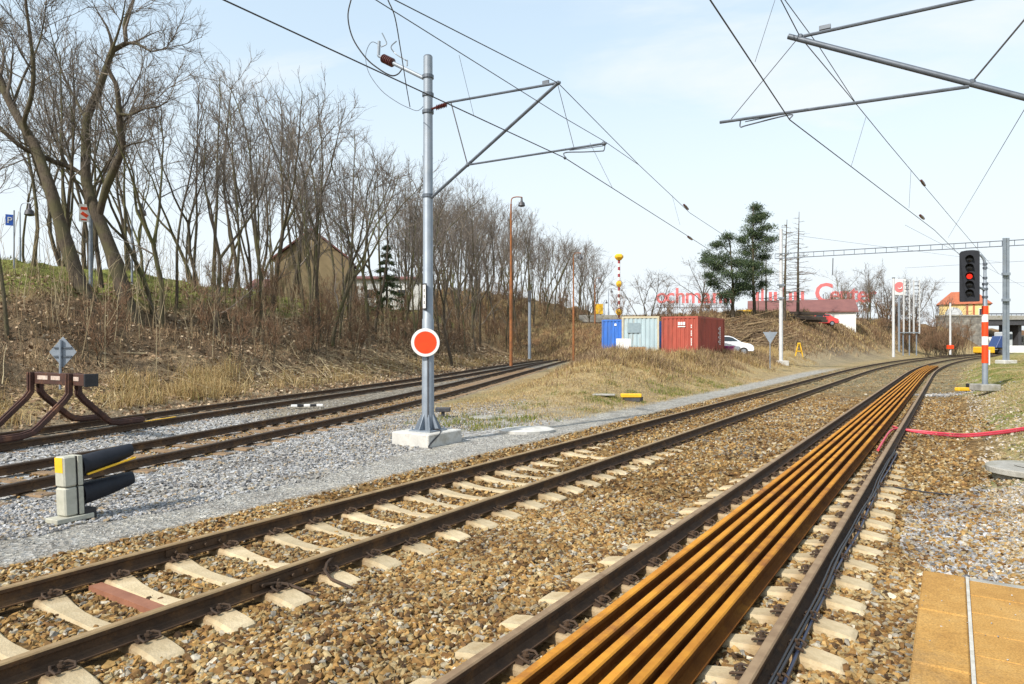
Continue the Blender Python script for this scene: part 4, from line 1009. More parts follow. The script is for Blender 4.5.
# bonding cables at the joint, and the rusty tie next to a sleeper
mb = MB()
mb.tube([G(262,585,.10), G(276,583,.085), G(290,585,.06), G(303,590,.02), G(318,595,.0)], .014, 6)
mb.tube([G(333,556,.12), G(327,563,.12), G(325,571,.08), G(331,579,.03), G(345,585,.02), G(352,588,0)], .014, 6)
mb.build('bond_cable', M['clip'], trk_m, world=True)
a_, b_ = G(86,590,.01), G(158,607,.01)
tt = t_of(G(122,597,.0)); p0, p1 = line_pt(tt, MIDU-.66), line_pt(tt, MIDU+.66)
mb = MB(); mb.beam(p0+Vector((0,0,.02)), p1+Vector((0,0,.02)), .11, .012); 
for s in (-1,1):
    dd = line_dir(tt)*s*.05; mb.beam(p0+dd-Vector((0,0,.02)), p1+dd-Vector((0,0,.02)), .012, .075)
M['tie'] = mat('red_rust_steel', (.27,.115,.065), (.20,.08,.045), rough=.8, scale=5, bump=.1)
mb.build('steel_tie', M['tie'], trk_m, world=True)

def track_curve(label, C, rng0, n, parentname='railway_track', topm='railtop3'):
    L = np.concatenate([[0], np.cumsum(np.linalg.norm(np.diff(C, axis=0), axis=1))])
    def pt(s): return np.array([np.interp(s, L, C[:,0]), np.interp(s, L, C[:,1])])
    root = thing(parentname, label, 'railway track', (*pt(12.0), 0))
    ss = np.arange(0, L[-1], 1.2); T = np.gradient(C, axis=0); T /= np.linalg.norm(T, axis=1, keepdims=True)
    cc = np.array([pt(s) for s in ss]); TT = np.array([[np.interp(s, L, T[:,0]), np.interp(s, L, T[:,1])] for s in ss]); Rr = np.stack([TT[:,1], -TT[:,0]], -1)
    for s in (-.755, .755): sweep_rail('rail', cc + Rr*s, (M['railside'], M[topm]), root)
    s0 = None
    for i in range(n):
        s = rng0 + i*.62; p = pt(s); q = pt(s+.3)-p; mbx = None
        if s0 is None: s0 = o = MB().box((0,0,-.075),(2.4,.24,.16)).build('sleeper', M['sleeper2'], root, bevel=.015)
        else: o = s0.copy(); COL.objects.link(o); o.parent = root
        o.location = (p[0]-root.location.x, p[1]-root.location.y, random.uniform(-.015,.012)); o.rotation_euler = (0,0,-math.atan2(q[0],q[1])+random.uniform(-.02,.02))
    return root, pt
trk3, pt3 = track_curve('dark railed track behind the pale gravel, curving away to the left', C3, 22, 95)
trk4, pt4 = track_curve('dark railed track ending at the bumper at the foot of the embankment', C4, 1.0, 70)
# six spare rails
us = []
for i, (px, lab) in enumerate([(519,'leftmost'),(548,'second from the left'),(578,'third from the left'),(603,'third from the right'),(637,'second from the right'),(662,'rightmost')]):
    g = G(px, 684, .158); t, u = line_tu([g.x],[g.y]); us.append(float(u[0]))
us = np.array(us); us = np.linspace(us.mean()-.365, us.mean()+.365, 6)
LP = [(a*.97, z-.028) for a, z in RAILP]
for i, lab in enumerate(['leftmost','second from the left','third from the left','third from the right','second from the right','rightmost']):
    tend = 71 - [0,2.0,.6,1.4,.3,1.0][i]; rr = random.Random(i); ph = rr.uniform(0,6)
    pts = [tuple(line_pt(t, us[i] + .012*math.sin(t*.17+ph) + (u_ := 0)))[:2] for t in np.concatenate([np.arange(.5, 50, 1.0), np.arange(50, tend, 1.5)])]
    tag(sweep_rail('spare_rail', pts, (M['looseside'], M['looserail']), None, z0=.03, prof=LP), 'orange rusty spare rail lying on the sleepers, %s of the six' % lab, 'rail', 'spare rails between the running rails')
# cables beside the right rail
def along(t0, t1, u0, z, amp, seed, step=.5):
    r = random.Random(seed); a, b = r.uniform(0,6), r.uniform(0,6)
    return [line_pt(t, u0 + amp*math.sin(t*1.3+a)+amp*.5*math.sin(t*2.9+b)) + Vector((0,0,z+.006*math.sin(t*2+b))) for t in np.arange(t0, t1, step)]
for k, (u0, z, m_, lab) in enumerate([(.855,.075,'cable','black cable lying against the outer foot of the right rail'),(.885,.045,'cableblue','dark blue cable winding along the right rail, outermost of three'),(.84,.10,'cable','thin black cable hugging the web of the right rail')]):
    tag(MB().tube(along(2.2,16.5,u0,z,.012,k), .013 if k<2 else .009, 6).build('track_cable', M[m_], smooth=True), lab, 'cable', 'cables along the right rail')
def hose(name, pts, r, m_, lab, cat, group=None):
    c = spline3(pts); return tag(MB().tube(c, r, 8).build(name, M[m_], smooth=True), lab, cat, group)
def spline3(pts, k=6):
    p = [Vector(q) for q in pts]; p = [2*p[0]-p[1]] + p + [2*p[-1]-p[-2]]; out = []
    for i in range(1, len(p)-2):
        for j in range(k):
            t = j/k; out.append(.5*((2*p[i]) + (p[i+1]-p[i-1])*t + (2*p[i-1]-5*p[i]+4*p[i+1]-p[i+2])*t*t + (3*p[i]-p[i-1]-3*p[i+1]+p[i+2])*t*t*t))
    out.append(p[-2]); return out
def gp(px, py, dz):
    """point on the real ground seen at a pixel"""
    z = 0.0
    for _ in range(25):
        g = G(px, py, z+dz); z = z*.5 + .5*H(g.x, g.y)
    return Vector((g.x, g.y, H(g.x, g.y)+dz))
hose('conduit', [gp(878,450,.09), gp(884,440,.10), gp(890,431.5,.10), gp(897,429,.07), gp(915,430.5,.05), gp(940,433,.04), gp(965,434.5,.04), gp(990,432.5,.05), gp(1010,430,.05), gp(1030,427,.05)], .025, 'pink', 'pink red conduit crossing the verge, bent along the right rail', 'conduit', 'pink conduits on the verge')
hose('conduit', [gp(893,426.5,.07), gp(901,429,.07), gp(916,432,.05), gp(940,435,.04), gp(965,436.5,.04), gp(990,434.5,.05), gp(1012,431.8,.05), gp(1030,429,.05)], .024, 'pink', 'pink red conduit crossing the verge, starting at the rail without a bend', 'conduit', 'pink conduits on the verge')
hose('ground_cable', [gp(862,485.5,.06), gp(880,487,.05), gp(900,488,.03), gp(925,492,.03), gp(955,495,.02)], .012, 'cable', 'thin black cable crossing the gravel right of the rails', 'cable')

# ---------------------------------------------------------------- platform end
PZ = .73
def plat(t, u, z=PZ): p = line_pt(t, u); return Vector((p.x, p.y, z))
cor = P(923,570,1.0); kk = (CZ-PZ)/((570-342)/F); cor = Vector(((923-512)/F*kk, kk, PZ)); tE, uE = [float(a[0]) for a in line_tu([cor.x],[cor.y])]
root = thing('platform', 'orange brown tiled platform end with a white edge line', 'platform', (cor.x, cor.y, 0))
def tilemat(name, seams):
    m, nt, b = nt_new(name); tc = N(nt,'ShaderNodeTexCoord')
    n1 = N(nt,'ShaderNodeTexNoise',Scale=2.2,Detail=8,Roughness=.7); nt.links.new(tc.outputs['Object'], n1.inputs['Vector'])
    col = ramp(nt, n1.outputs[0], [(.3,(.30,.150,.036)),(.5,(.41,.225,.060)),(.7,(.48,.29,.095))])
    n2 = N(nt,'ShaderNodeTexNoise',Scale=.9,Detail=8,Roughness=.75); nt.links.new(tc.outputs['Object'], n2.inputs['Vector'])
    f = ramp(nt, n2.outputs[0], [(.50,(0,0,0)),(.66,(.6,.6,.6))]); mx = N(nt,'ShaderNodeMix',data_type='RGBA'); nt.links.new(f,mx.inputs[0]); nt.links.new(col,mx.inputs[6]); mx.inputs[7].default_value=(.22,.16,.085,1)
    n4 = N(nt,'ShaderNodeTexNoise',Scale=120,Detail=3); nt.links.new(tc.outputs['Object'], n4.inputs['Vector'])
    f4 = ramp(nt, n4.outputs[0], [(.35,(.75,.75,.75)),(.65,(1.15,1.15,1.15))]); mu = N(nt,'ShaderNodeMix',data_type='RGBA',blend_type='MULTIPLY'); mu.inputs[0].default_value=1; nt.links.new(mx.outputs[2],mu.inputs[6]); nt.links.new(f4,mu.inputs[7])
    nt.links.new(mu.outputs[2], b.inputs['Base Color']); b.inputs['Roughness'].default_value=.8; b.inputs['Specular IOR Level'].default_value=.25
    bp = N(nt,'ShaderNodeBump',Strength=.25,Distance=.01); nt.links.new(n4.outputs[0],bp.inputs['Height']); nt.links.new(bp.outputs[0],b.inputs['Normal'])
    return m
M['tile'] = tilemat('orange_paving', 0); M['seam'] = mat('pale_grey_joint', (.50,.48,.43), (.36,.34,.29), rough=.9, scale=20); M['seamdark'] = mat('dirty_joint', (.36,.24,.11),(.28,.17,.075), rough=.9, scale=14)
rz = -TH
def slab(t0, t1, u0, u1, z0, z1, m_, name, bev=.006):
    a = line_pt((t0+t1)/2, (u0+u1)/2); mb = MB().box((a.x,a.y,(z0+z1)/2),(u1-u0,t1-t0,z1-z0), rz=rz); return mb.build(name, m_, root, world=True, bevel=bev)
eW = .225
slab(-4, tE-.03, uE+.06, uE+6, -.3, PZ-.07, M['concrete_old'], 'platform_wall')
t = tE; k = 0
for ln in (.74, .74, .74, .74, .74): slab(t-ln+.012, t, uE, uE+eW, PZ-.10, PZ, M['tile'], 'edge_slab', .008); t -= ln
for c in range(9):
    u0 = uE+eW+.018+c*.62; t = tE-.045
    for ln in (.30,)*9:
        if c: slab(t-ln+.013, t, u0, u0+.606, PZ-.08, PZ-.004, M['tile'], 'paving_tile', .004)
        else: slab(t-ln+.013, t, u0, u0+.606, PZ-.08, PZ-.004, M['tile'], 'paving_tile', .004)
        t -= ln
    if c == 3: break
slab(-4, tE, uE+eW+.001, uE+eW+.017, PZ-.09, PZ+.001, M['seam'], 'edge_line', 0)
slab(tE-.06, tE, uE+eW+.019, uE+3, PZ-.10, PZ-.002, M['concrete_old'], 'kerb', .005)
slab(-4, tE-.05, uE+eW+.02, uE+3, PZ-.09, PZ-.009, M['seamdark'], 'tile_bed', 0)
q_ = np.random.default_rng(4); pn = 260; pt_ = q_.uniform(0,1,pn)**2.2*2.6; pu_ = q_.uniform(.01,2.2,pn)
pp_ = np.array([list(plat(tE-.02-a, uE+b)) for a,b in zip(pt_,pu_)]); tag(scatter('platform_grit', sh_far, pp_, q_.uniform(.002,.007,pn), M['st_grit'], seed=10), 'loose grit lying on the platform tiles', 'grit', kind='stuff')
# round concrete lid
g = gp(1034, 471, .0)
g.z -= .07
root2 = thing('manhole_lid', 'round grey concrete shaft lid standing out of the verge', 'lid', g)
MB().lathe([(.50,-.25),(.50,.02),(.52,.03),(.58,.035),(.60,.045),(.60,.115),(.585,.13),(.12,.135)], n=40).build('lid', M['concrete_old'], root2, bevel=0)
MB().lathe([(.22,.136),(.24,.145),(.20,.15),(.05,.15)], n=24).build('lifting_plate', M['concrete_old'], root2)

# ---------------------------------------------------------------- overhead line mast
def on_ray(px, py, a, b):
    """point on the vertical plane through a and b seen at a pixel"""
    k = (px-CX)/F; dx, dy = b.x-a.x, b.y-a.y
    f = (k*a.y - a.x)/(dx - k*dy); Y = a.y+dy*f
    return Vector((k*Y, Y, CZ-(py-CYH)/F*Y))
bm_ = G(428, 430.5, .27); bz = .27
mast = thing('line_mast', 'grey steel overhead line mast on a pale concrete block, round orange disc on it', 'mast', (bm_.x, bm_.y, 0), 0, None)
DV = Vector((D[0], D[1], 0)); NV = Vector((NR[0], NR[1], 0)); ZV = Vector((0,0,1))
Ym = bm_.y; ztop = CZ + (342-57)/F*Ym
B = Vector((bm_.x, bm_.y, 0))
MB().box((B.x-.02,B.y+.02,.06),(1.02,1.14,.42), rz=rz).build('footing', M['concrete'], mast, world=True, bevel=.02)
mb = MB()
mb.tube([B+ZV*bz, B+ZV*(bz+2.4), B+ZV*(bz+2.42), B+ZV*ztop], [.135,.125,.112,.098], 20)
mb.build('pole', M['galv'], mast, world=True, smooth=True)
mb = MB(); mb.box((B.x,B.y,bz+.015),(.58,.58,.03), rz=rz)
for k in range(8):
    a = k*math.pi/4+rz; d = Vector((math.cos(a),math.sin(a),0)); Mx = Matrix.Translation(B+d*.19+ZV*bz) @ Matrix.Rotation(a,4,'Z')
    mb.prism([(-.08,.03),(.10,.03),(.10,.06),(-.055,.36),(-.08,.36)], Mx, .016)
for sx in (-1,1):
    for sy in (-1,1):
        q = B+NV*sx*.24+DV*sy*.24; mb.cyl(q+ZV*bz, q+ZV*(bz+.09), .02, n=6)
mb.build('base_flange', M['galv'], mast, world=True)
MB().cyl(B+ZV*ztop, B+ZV*(ztop+.03), .10, .08, 16).build('pole_cap', M['tubegrey'], mast, world=True)
mb = MB()
for py in (77, 95, 112, 196): 
    z = CZ+(342-py)/F*Ym; MB().cyl(B+ZV*(z-.035), B+ZV*(z+.035), .125, n=18).build('clamp', M['tubegrey'], mast, world=True)
# ridge strip up the lower pole and a grey cable down to the ground
mb = MB(); tocam = Vector((-B.x,-B.y,0)).normalized(); mb.beam(B+tocam*.135+ZV*(bz+.3), B+tocam*.13+ZV*2.0, .03, .012, up=tuple(tocam)); mb.build('earth_strip', M['darksteel'], mast, world=True)
mb = MB(); q = B + NV*.16 - DV*.02
mb.tube(spline3([q+ZV*(bz+.03), q+NV*.15+ZV*(bz+.05), q+NV*.25-DV*.05+ZV*(bz+.01), q+NV*.33-DV*.25+ZV*.22, q+NV*.34-DV*.55+ZV*.05, q+NV*.45-DV*.6+ZV*.02]), .016, 6)
mb.build('earth_cable', M['cable'], mast, world=True, smooth=True)
# round disc and number plate, held by clips
dc = B + tocam*.19; dc.z = CZ + (342-342.5)/F*dc.y; dc.x += -.055
disc = thing('round_sign', 'round orange disc sign with a white rim on the mast', 'sign', dc)
Md = Matrix.Rotation(math.atan2(tocam.x, -tocam.y)*-1, 4, 'Z') @ Matrix.Rotation(R(90),4,'X')
def ang_to_cam(p): return math.atan2(p.x, -p.y)  # heading so that local -Y looks at the camera
def face_cam(p): return Matrix.Rotation(-math.atan2(p.x, p.y), 4, 'Z')
Fm = face_cam(dc) @ Matrix.Rotation(R(90),4,'X')
rd = 14.2/F*dc.y
MB().lathe([(rd,-.006),(rd,.006),(rd*.99,.010),(rd*.80,.010)], n=40, M=Fm).build('rim', M['white'], disc)
MB().lathe([(rd*.79,.0),(rd*.79,.014),(rd*.2,.0142)], n=40, M=Fm).build('disc', M['orange'], disc)
MB().box((0,.05,0),(.05,.10,rd*1.5), mat=face_cam(dc) @ Matrix.Translation((0.05,.06,0))).build('bracket', M['darksteel'], disc)
pc = P(424.6, 296.5, Ym-.13)
pl = thing('number_plate', 'narrow upright black framed plate on the mast above the disc', 'sign', pc)
Fp = face_cam(pc) @ Matrix.Rotation(-.9, 4, 'Z')
MB().box((0,0,0),(.13,.012,.56), mat=Fp).build('frame', M['black'], pl)
MB().box((0,0,0),(.09,.006,.50), mat=Fp @ Matrix.Translation((0,-.008,0))).build('face', M['white'], pl)
mb = MB()
for z in (.13,.0,-.13): mb.box((0,0,0),(.03,.004,.07), mat=Fp @ Matrix.Translation((0,-.012,z)))
mb.build('marking', M['black'], pl)
# cantilever
S = lambda s, z: B + NV*s + ZV*z
def zpx(py, p): return CZ + (342-py)/F*p.y
PL = (B, B+NV*3)
tip = on_ray(558,83,*PL); reg = on_ray(604,143.5,*PL)
zt = CZ+(342-110)/F*Ym; zb = CZ+(342-198)/F*Ym
mb = MB(); mb.tube([S(.55, zt+.06), tip+NV*.05], .026, 8); mb.build('top_tube', M['tubegrey'], mast, world=True)
mb = MB(); mb.tube([S(.10, zb), tip], .034, 8); mb.build('strut', M['tubegrey'], mast, world=True)
mb = MB()
for f in np.linspace(.16,.42,7): mb.lathe([(.025,-.02),(.06,-.004),(.06,.004),(.025,.02)], n=12, M=Matrix.Translation(S(f+.08, zt+.05*f)) @ Matrix.Rotation(R(90),4,'Y'))
mb.tube([S(.10,zt), S(.58,zt+.06)], .025, 8); mb.build('insulator', M['insul'], mast, world=True)
sj = S(.10,zb).lerp(tip, .31)
mb = MB(); mb.tube([sj, reg+NV*.05], .022, 8); mb.build('registration_arm', M['tubegrey'], mast, world=True)
MB().tube([S(.62,zt+.06), sj], .012, 6).build('tie_wire', M['wire'], mast, world=True); MB().tube([tip-ZV*.05, sj.lerp(reg,.80)+ZV*.02], .006, 5).build('tie_wire', M['wire'], mast, world=True)
ct = on_ray(565,158,*PL)
mb = MB(); mb.tube(spline3([reg+NV*.02-ZV*.02, reg-ZV*.12, reg-NV*.06-ZV*.13, reg.lerp(ct,.5)-ZV*.02, ct+ZV*.10, ct+ZV*.015]), .011, 6); mb.tube([reg-NV*.02-ZV*.04, ct+NV*.1+ZV*.13], .009, 5)
for q in (tip, reg, sj, ct): mb.sphere(q, .045 if q is not ct else .03, seg=8, ring=5)
mb.box(tip.lerp(S(.5,zt),.1)+ZV*.06,(.14,.03,.07),rz=rz)
mb.build('steady_arm', M['tubegrey'], mast, world=True)
# arm with the big insulator on the far side
za = CZ+(342-78)/F*Ym; ae = on_ray(378.5,56,*PL)
mb = MB(); mb.tube([S(-.08,za), S(-.08,za).lerp(ae,.66)], .045, 10); mb.tube([S(-.08,za).lerp(ae,.66), ae], .03, 8); mb.tube([ae, ae+ZV*.33+NV*.02], .035, 8); mb.build('feeder_arm', M['galv'], mast, world=True)
mb = MB(); dax = (ae - S(-.08,za)).normalized(); q = dax.to_track_quat('Z','Y').to_matrix().to_4x4()
for f in np.linspace(.70,.88,6): mb.lathe([(.05,-.028),(.10,-.008),(.10,.008),(.05,.028)], n=14, M=Matrix.Translation(S(-.08,za).lerp(ae,f)) @ q)
mb.build('feeder_insulator', M['insul'], mast, world=True)
Yh = ae.y
mb = MB(); mb.tube(spline3([P(381,47,Yh), P(386.5,44,Yh), P(385,39,Yh), P(382,33,Yh)],4), .014, 5); mb.tube(spline3([P(396.5,41,Yh), P(391,47,Yh), P(396,54,Yh), P(404,59,Yh-.3), P(407,61,Yh-.3)],4), .014, 5); mb.tube([P(407,60,Yh-.3), P(407,66,Yh-.3)], .02, 5)
mb.build('arcing_horn', M['galv'], mast, world=True)

# ---------------------------------------------------------------- wires
def wire(name, pts, r, lab, cat, group=None, droppers=()):
    o = tag(MB().tube([Vector(p) for p in pts], r, 5).build(name, M['wire']), lab, cat, group)
    for a, b in droppers: MB().tube([a, b], .004, 4).build('dropper', M['wire'], o)
    return o
def lin(p, q, y):
    f = (y-p.y)/(q.y-p.y); return p + (q-p)*f
cA = on_ray(224,0,ct,ct-Vector((3.99,6.04,0))); cN = on_ray(705,247,ct,ct+Vector((6.12,12.2,0))); cE = Vector((20.2,50.2,5.75))
tA_ = lin(cA, ct, -22)
def drop(px0, py0, px1, py1, a, b): return on_ray(px0,py0,a,b), on_ray(px1,py1,a,b)
wire('contact_wire', [tA_, cA, ct, cN, cE], .009, 'contact wire running past the mast above the brown railed track', 'wire', 'overhead wires', [drop(459,55,474,116,cA,ct), drop(590,143,613,189,ct,cN)])
mB0 = on_ray(395,0,cA,ct); mB1 = on_ray(639,165,ct,cN); mB2 = on_ray(690,213,ct,cN)
wire('messenger_wire', [mB0 + (mB0-tip)*4 + ZV*1.0, mB0, tip, mB1, mB2, Vector((20.2,50.2,7.0))], .008, 'carrier wire held by the tip of the mast cantilever', 'wire', 'overhead wires', [drop(672,195,680,225,ct,cN)])
sA0 = on_ray(376,0,cA,ct); sA2 = on_ray(604,141,ct,cN)
wire('stitch_wire', [sA0 + (sA0-sA2)*.6+ZV*.1, sA0, lin(sA0,sA2,13.1)-ZV*.03, sA2, mB1], .007, 'stitch wire slung below the carrier wire at the mast cantilever', 'wire', 'overhead wires')
k1 = on_ray(390,76,cA,ct); 
hose('jumper_cable', [P(356,-14,8.9), P(351,0,8.9), P(348,17.5,8.95), P(353,38.6,9.0), P(366,58,9.02), P(379,69,9.03), P(391,75.5,9.04), P(398,74,9.1), P(402,69,9.15)], .009, 'wire', 'looped jumper cable hanging onto the contact wire left of the mast top', 'cable')
hose('jumper_cable', [P(384,-12,9.3), P(388,0,9.6), P(395,17.5,10.5), P(400.5,49,12), P(406,84,13.6), P(410,107,14.6)], .009, 'wire', 'jumper cable crossing the feeder arm down to the thin loop', 'cable')
hose('jumper_cable', [P(381,46,Yh), P(372,42,15.5), P(366.5,51,15.4), P(366,62,15.3), P(370,75,15.2), P(382,91,15.1), P(397,102,15.0), P(409,108,14.9), P(418,110.5,14.85), P(425,104,14.8), P(427,97,14.8)], .007, 'tubegrey', 'thin grey loop cable from the feeder insulator back to the mast', 'cable')
# right-hand support
T = Vector((4.43,10.5,0)); S2 = lambda s, z: T + NV*s + ZV*z
msR = S2(3.6,0); zR = H(msR.x, msR.y)
mast2 = thing('line_mast', 'grey overhead line mast carrying the arms at the upper right', 'mast', (msR.x, msR.y, zR))
MB().tube([msR+ZV*zR, msR+ZV*8.4],[.14,.10],18).build('pole', M['galv'], mast2, world=True, smooth=True)
MB().box((msR.x,msR.y,zR+.05),(1.0,1.0,.4),rz=rz).build('footing', M['concrete'], mast2, world=True, bevel=.02)
t2 = S2(0,6.87); r2 = S2(-1.227,5.77); c2 = Vector((4.35,10.7,5.66)); j2 = S2(2.19,5.72)
MB().tube([S2(-.17,6.92), S2(3.6,4.97)], .042, 10).build('strut', M['tubegrey'], mast2, world=True, smooth=True)
MB().tube([t2+NV*.05, S2(3.5,6.85)], .026, 8).build('top_tube', M['tubegrey'], mast2, world=True, smooth=True)
MB().tube([r2, j2-NV*.03-ZV*.05], .026, 8).build('registration_arm', M['tubegrey'], mast2, world=True, smooth=True)
MB().tube([j2, S2(3.05,6.78)], .012, 6).build('tie_wire', M['wire'], mast2, world=True); MB().tube([t2-NV*.02, r2+NV*.18+ZV*.02], .006, 5).build('tie_wire', M['wire'], mast2, world=True)
mb = MB(); mb.tube(spline3([r2+NV*.33-ZV*.02, r2+NV*.33-ZV*.13, r2+NV*.45-ZV*.12, c2+ZV*.08, c2+ZV*.015]), .011, 6)
mb.tube([r2+NV*.4-ZV*.06, c2+NV*.02+ZV*.11], .009, 5)
for q in (t2, j2): MB().sphere(q, .05, seg=8, ring=5).build('joint', M['tubegrey'], mast2, world=True)
MB().box(S2(.35,6.93),(.16,.05,.06),rz=rz).build('clamp', M['tubegrey'], mast2, world=True); mb.build('steady_arm', M['tubegrey'], mast2, world=True)
e2 = Vector((13.3,21.5,5.70)); f2 = Vector((36.0,50.5,5.75)); b2 = Vector((2.04,7.03,5.70))
wire('contact_wire', [lin(b2,c2,-22), b2, c2, e2, f2], .009, 'contact wire above the track with the spare rails', 'wire', 'overhead wires', [drop(866,117,851,167,c2,e2), drop(911,170,909,208,c2,e2), drop(775,0,755,62,b2,c2)])
d0 = on_ray(781,0,b2,c2); d1 = on_ray(857,105,c2,e2); d2 = on_ray(888,143,c2,e2); d3_ = on_ray(958,226,c2,e2)
wire('messenger_wire', [d0+(d0-t2)*6+ZV*.8, d0, t2, d1, d2, d3_, Vector((36,50.5,7.2))], .008, 'carrier wire clamped to the upper right arms', 'wire', 'overhead wires')
s0_ = on_ray(785,0,b2,c2)
wire('stitch_wire', [s0_+(s0_-d1)*.5, s0_, on_ray(818,45,c2,e2), d1], .007, 'stitch wire slung under the carrier wire at the upper right', 'wire', 'overhead wires')
wire('guy_wire', [P(1060,46,11), P(1024,110,13), P(948,238,46)], .007, 'thin oblique wire in the sky at the far right', 'wire', 'overhead wires')
for px, py, Y_, a, b, lab in [(922,217,0,c2,e2,'dark rod insulator on the contact wire at the upper right'),(923,183,0,c2,e2,'dark rod insulator on the carrier wire at the upper right'),(686,207,0,ct,cN,'dark rod insulator on the carrier wire above the pines'),(690,238,0,ct,cN,'dark rod insulator on the contact wire left of the pines')]:
    p = on_ray(px,py,a,b); d = (b-a).normalized(); mb = MB(); d.z = -.02 if 'carrier' not in lab else -.06
    q = d.to_track_quat('Z','Y').to_matrix().to_4x4(); mb.lathe([(.012,-.32),(.035,-.30),(.045,0),(.035,.30),(.012,.32)], n=8, M=Matrix.Translation(p) @ q)
    tag(mb.build('rod_insulator', M['insul']), lab, 'insulator', 'rod insulators on the wires')

# ---------------------------------------------------------------- portal over the tracks
def post(px, py0, py1, Y, r, m_='galv', n=10): a, b = P(px,py0,Y), P(px,py1,Y); return a, b
YL, YR = 52.8, 46.0
aL, bL = post(781,372,229,YL,.17); aR, bR = post(1006,364,238,YR,.2)
root = thing('line_portal', 'steel portal of two masts and a truss beam spanning the far tracks', 'portal', (aL.x,aL.y,H(aL.x,aL.y)))
MB().tube([aL,bL],[.15,.13],12).build('mast', M['postwhite'], root, world=True, smooth=True)
mb = MB(); hd = Vector((1,0,0))
for s in (-1,1): mb.beam(aR+hd*s*.10, bR+hd*s*.10, .09, .22)
for f in np.linspace(.04,.96,16): p = aR.lerp(bR,f); mb.beam(p-hd*.09, p+hd*.09, .02, .10)
mb.build('mast', M['galv'], root, world=True)
MB().box((aR.x,aR.y,H(aR.x,aR.y)+.05),(.9,.9,.4)).build('footing', M['concrete'], root, world=True, bevel=.03)
MB().box((aL.x,aL.y,H(aL.x,aL.y)+.02),(.9,.9,.4)).build('footing', M['concrete'], root, world=True, bevel=.03)
uL, uR = P(775,254,YL), P(1040,238.7,45.2); dn = ZV*.36
mb = MB(); mb.beam(uL,uR,.055,.055); mb.beam(uL-dn,uR-dn,.055,.055)
n_ = 24
for i in range(n_+1):
    p = uL.lerp(uR,i/n_); mb.beam(p,p-dn,.025,.025)
mb.build('truss_beam', M['tubegrey'], root, world=True)
mb = MB()
for z_, w_ in ((285,.5),(298,.35),): mb.box(P(781,z_,YL-.1),(w_,.3,.12))
for py in (274,300): mb.box(P(1006,py,YR-.15),(.48,.2,.18))
mb.build('collar', M['galv'], root, world=True)
MB().tube([P(833,258,49.5), P(832.6,275,49.5)], .03, 6).build('hanger', M['wire'], root, world=True)
for i,(p,q,lab) in enumerate([((770,232,60),(1000,262,120),'thin wire sloping down to the right above the portal beam'),((905,282,95),(1060,283,95),'thin wire low across the far right behind the signal'),((905,268,90),(1060,259,60),'thin wire behind the signal at lamp height'),((905,225,70),(1030,290,120),'thin wire sloping down behind the signal')]):
    wire('line_wire', [P(*p),P(*q)], .014, lab, 'wire', 'overhead wires')
# ---------------------------------------------------------------- buffer stop
def pt_on(C, off, s_from=None, px=None):
    """point on the rail of curve C (offset right of centre) seen at pixel column px"""
    T = np.gradient(C, axis=0); T /= np.linalg.norm(T, axis=1, keepdims=True); Q = C + np.stack([T[:,1],-T[:,0]],-1)*off
    k = np.argmin(np.abs(Q[:,0]/np.maximum(Q[:,1],.5)*F + CX - px)); return Vector((Q[k,0],Q[k,1],0)), Vector((T[k,0],T[k,1],0))
buf = None
near, tdir = pt_on(C4, .755, px=80.5); farp, _ = pt_on(C4, -.755, px=34)
nrm = (near-farp).normalized(); bck = Vector((-nrm.y,nrm.x,0)); bck = bck if bck.dot(tdir) > 0 else -bck
buf = thing('buffer_stop', 'brown rusty bumper of bent rails with a crossbeam at the track end', 'buffer stop', (near.x, near.y, 0))
ztopb = 1.46
for c in (near, farp):
    mb = MB()
    for s in (-1,1):
        pts = [c+tdir*s*.12+ZV*ztopb, c+tdir*s*.12+ZV*(ztopb-.42), c+tdir*s*.24+ZV*(ztopb-.56), c+tdir*s*.86+ZV*.40, c+tdir*s*1.02+ZV*.30, c+tdir*s*1.25+ZV*.26, c+tdir*s*2.0+ZV*.25]
        for a, b in zip(pts[:-1], pts[1:]):
            e = (b-a).normalized()*.03
            mb.beam(a-e, b+e, .13, .09, up=tuple(nrm.cross((b-a).normalized())))
            mb.beam(a-e, b+e, .05, .15, up=tuple(nrm.cross((b-a).normalized())))
    mb.build('bent_frame', M['rustbrown'], buf, world=True, bevel=.008)
bc = (near+farp)/2
p0, p1 = farp - nrm*.26, near + nrm*.66
MB().beam(p0+ZV*(ztopb-.11)-tdir*.0, p1+ZV*(ztopb-.11)-tdir*.0, .14, .26).build('crossbeam', M['rustbrown'], buf, world=True, bevel=.01)
M['bleach'] = mat('bleached_white_paint', (.55,.46,.40), (.34,.25,.20), rough=.8, scale=8)
for a, b in ((.30,.72),(.86,1.22),(1.75,1.95)):
    q = farp - bck*.076 + ZV*(ztopb-.09); MB().beam(q+nrm*(a-.05), q+nrm*(b-.05), .012, .09, up=(0,0,1)).build('white_marking', M['bleach'], buf, world=True)
MB().beam(p1+ZV*(ztopb-.11)-nrm*.02, p1+ZV*(ztopb-.11)+nrm*.03, .30, .28).build('end_plate', M['black'], buf, world=True, bevel=.01)
yb, _ = pt_on(C4, .755, px=167); yd = Vector((yb.x,yb.y,.185))
MB().beam(yd-tdir*.55, yd+tdir*.55, .05, .02).build('yellow_marker', M['yellow'], trk4, world=True)
sc_ = P(63, 352, bc.y-.15); sg = thing('diamond_sign', 'grey diamond sign seen from behind, on a post over the bumper', 'sign', (sc_.x, sc_.y, ztopb-.3))
Fd = Matrix.Translation(sc_) @ face_cam(sc_) @ Matrix.Rotation(-.45,4,'Z'); hw, hh = 11.5/F*sc_.y/.9, 15.5/F*sc_.y
MB().prism([(0,-hh),(hw,0),(0,hh),(-hw,0)], Fd, .008).build('plate', M['galv'], sg, world=True)
